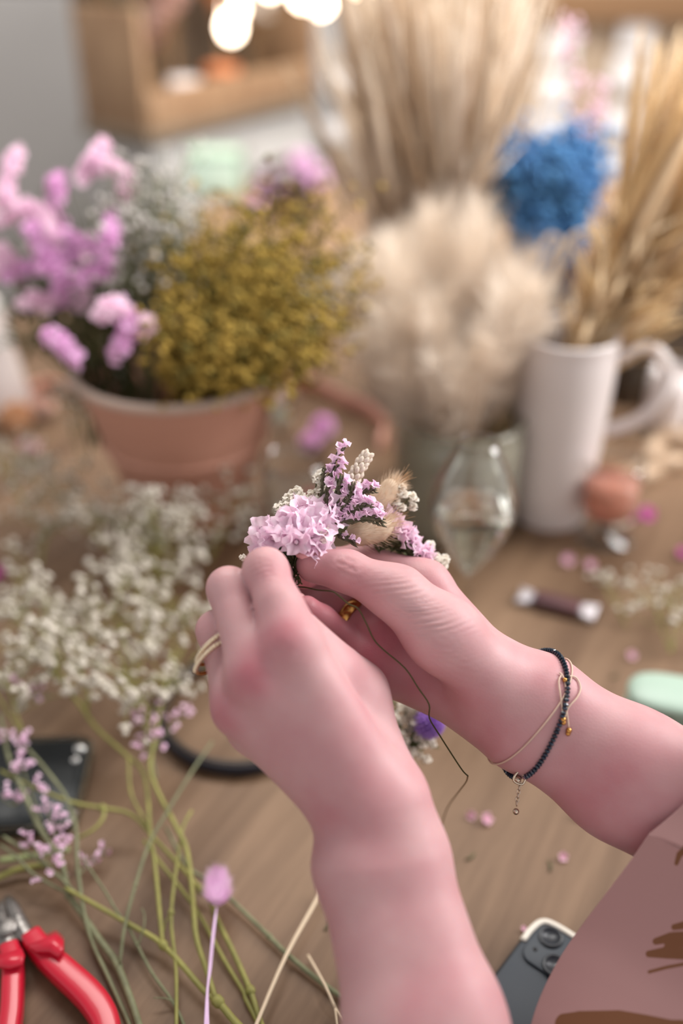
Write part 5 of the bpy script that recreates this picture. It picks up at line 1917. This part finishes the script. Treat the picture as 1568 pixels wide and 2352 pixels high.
MB().lathe(p, shell([(.024, 0), (.03, .02), (.032, .07)], .003), 24).build('cup_body', m_ceramic, cp_)
MB().tube(crv([p + RT * .03 + pz * .055, p + RT * .048 + pz * .05, p + RT * .048 + pz * .025, p + RT * .03 + pz * .018], 4), .004, 7).build('handle', m_ceramic, cp_)
p = on_crate(.02, -.2)
fp = thing('flower_pot', p, 'small orange clay pot in the wooden crate', 'pot')
MB().lathe(p, shell([(.022, 0), (.032, .06), (.036, .062), (.036, .078)], .003), 24).build('pot_body', mat('orange_clay', (196, 120, 76), .7), fp)

sl_ = thing('string_light', Ty(640, -40, 2.05), 'string of glowing warm bulbs hanging above the wooden crate', 'lamp')
m_bulb = mat('lit_bulb', (255, 232, 205), .3, emit=12)
bl = [(537, 18), (530, 62), (620, -40), (694, -14), (737, 2), (800, -44), (880, -50)]
cordp = []
for x, y in bl:
    q = Ty(x, y, 2.05 + RND.uniform(-.08, .08))
    cordp.append(q + pz * .06)
    b_ = MB().lathe(q, [(.003, -.024), (.016, -.016), (.021, 0), (.016, .015), (.009, .026)], 16).build('bulb', m_bulb, sl_)
    MB().lathe(q, [(.010, .024), (.010, .05), (.004, .06)], 12).build('socket', m_dark, b_)
MB().tube(crv([cordp[0] + pz * .3 - RT * .3] + [cordp[i] for i in (0, 2, 3, 4, 5, 6)] + [cordp[-1] + pz * .3 + RT * .4], 4), .003, 5).build('cord', m_dark, sl_)

# paper tags on strings against the beige board, beam above
structure('trim_1', MB().box(Ty(1500, 12, WALLY - .03), (1.1, .04, .07), bev=.004), mat('brown_beam', (140, 106, 74), .6))
m_tag = mat('white_paper_tag', (246, 242, 240), .7)
m_str = mat('tag_string', (180, 160, 140), .8)
cols = [[(1462, 76), (1440, 168), (1425, 280), (1410, 380)], [(1285, 108), (1270, 205), (1262, 300), (1255, 420)], [(1562, 470), (1552, 562), (1546, 655)], [(1130, 480), (1130, 580)], [(772, 190), (768, 300), (760, 400)]]
nm = ['second from the right edge', 'just right of the tall grass', 'nearest the right frame edge', 'behind the blue bunch', 'left of the tall grass']
pos = ['top', 'second', 'third', 'bottom']
for ci, col_ in enumerate(cols):
    Y = WALLY - .02
    top = Ty(col_[0][0] + 5, col_[0][1] - 60, Y)
    o = MB().tube([top] + [Ty(x, y, Y) for x, y in col_], .0015, 5).build('hanging_string', m_str)
    own_origin(tag(o, 'string of white paper tags on the board, ' + nm[ci], 'string', 'strings of tags'))
    for k, (x, y) in enumerate(col_):
        q = Ty(x, y, Y - .006)
        w = .082 if ci != 4 else .05
        o = MB().rbox(q, (w, w, .003), (RT, pz, np.array([0, -1.0, 0])), .01, .001, 4).build('paper_tag', m_tag)
        o.location = Vector(q)
        o.data.transform(Matrix.Translation(-Vector(q)))
        tag(o, 'white paper tag, %s of the string %s' % (pos[k] if k < len(col_) - 1 else 'bottom', nm[ci]), 'tag', 'white paper tags on the board')
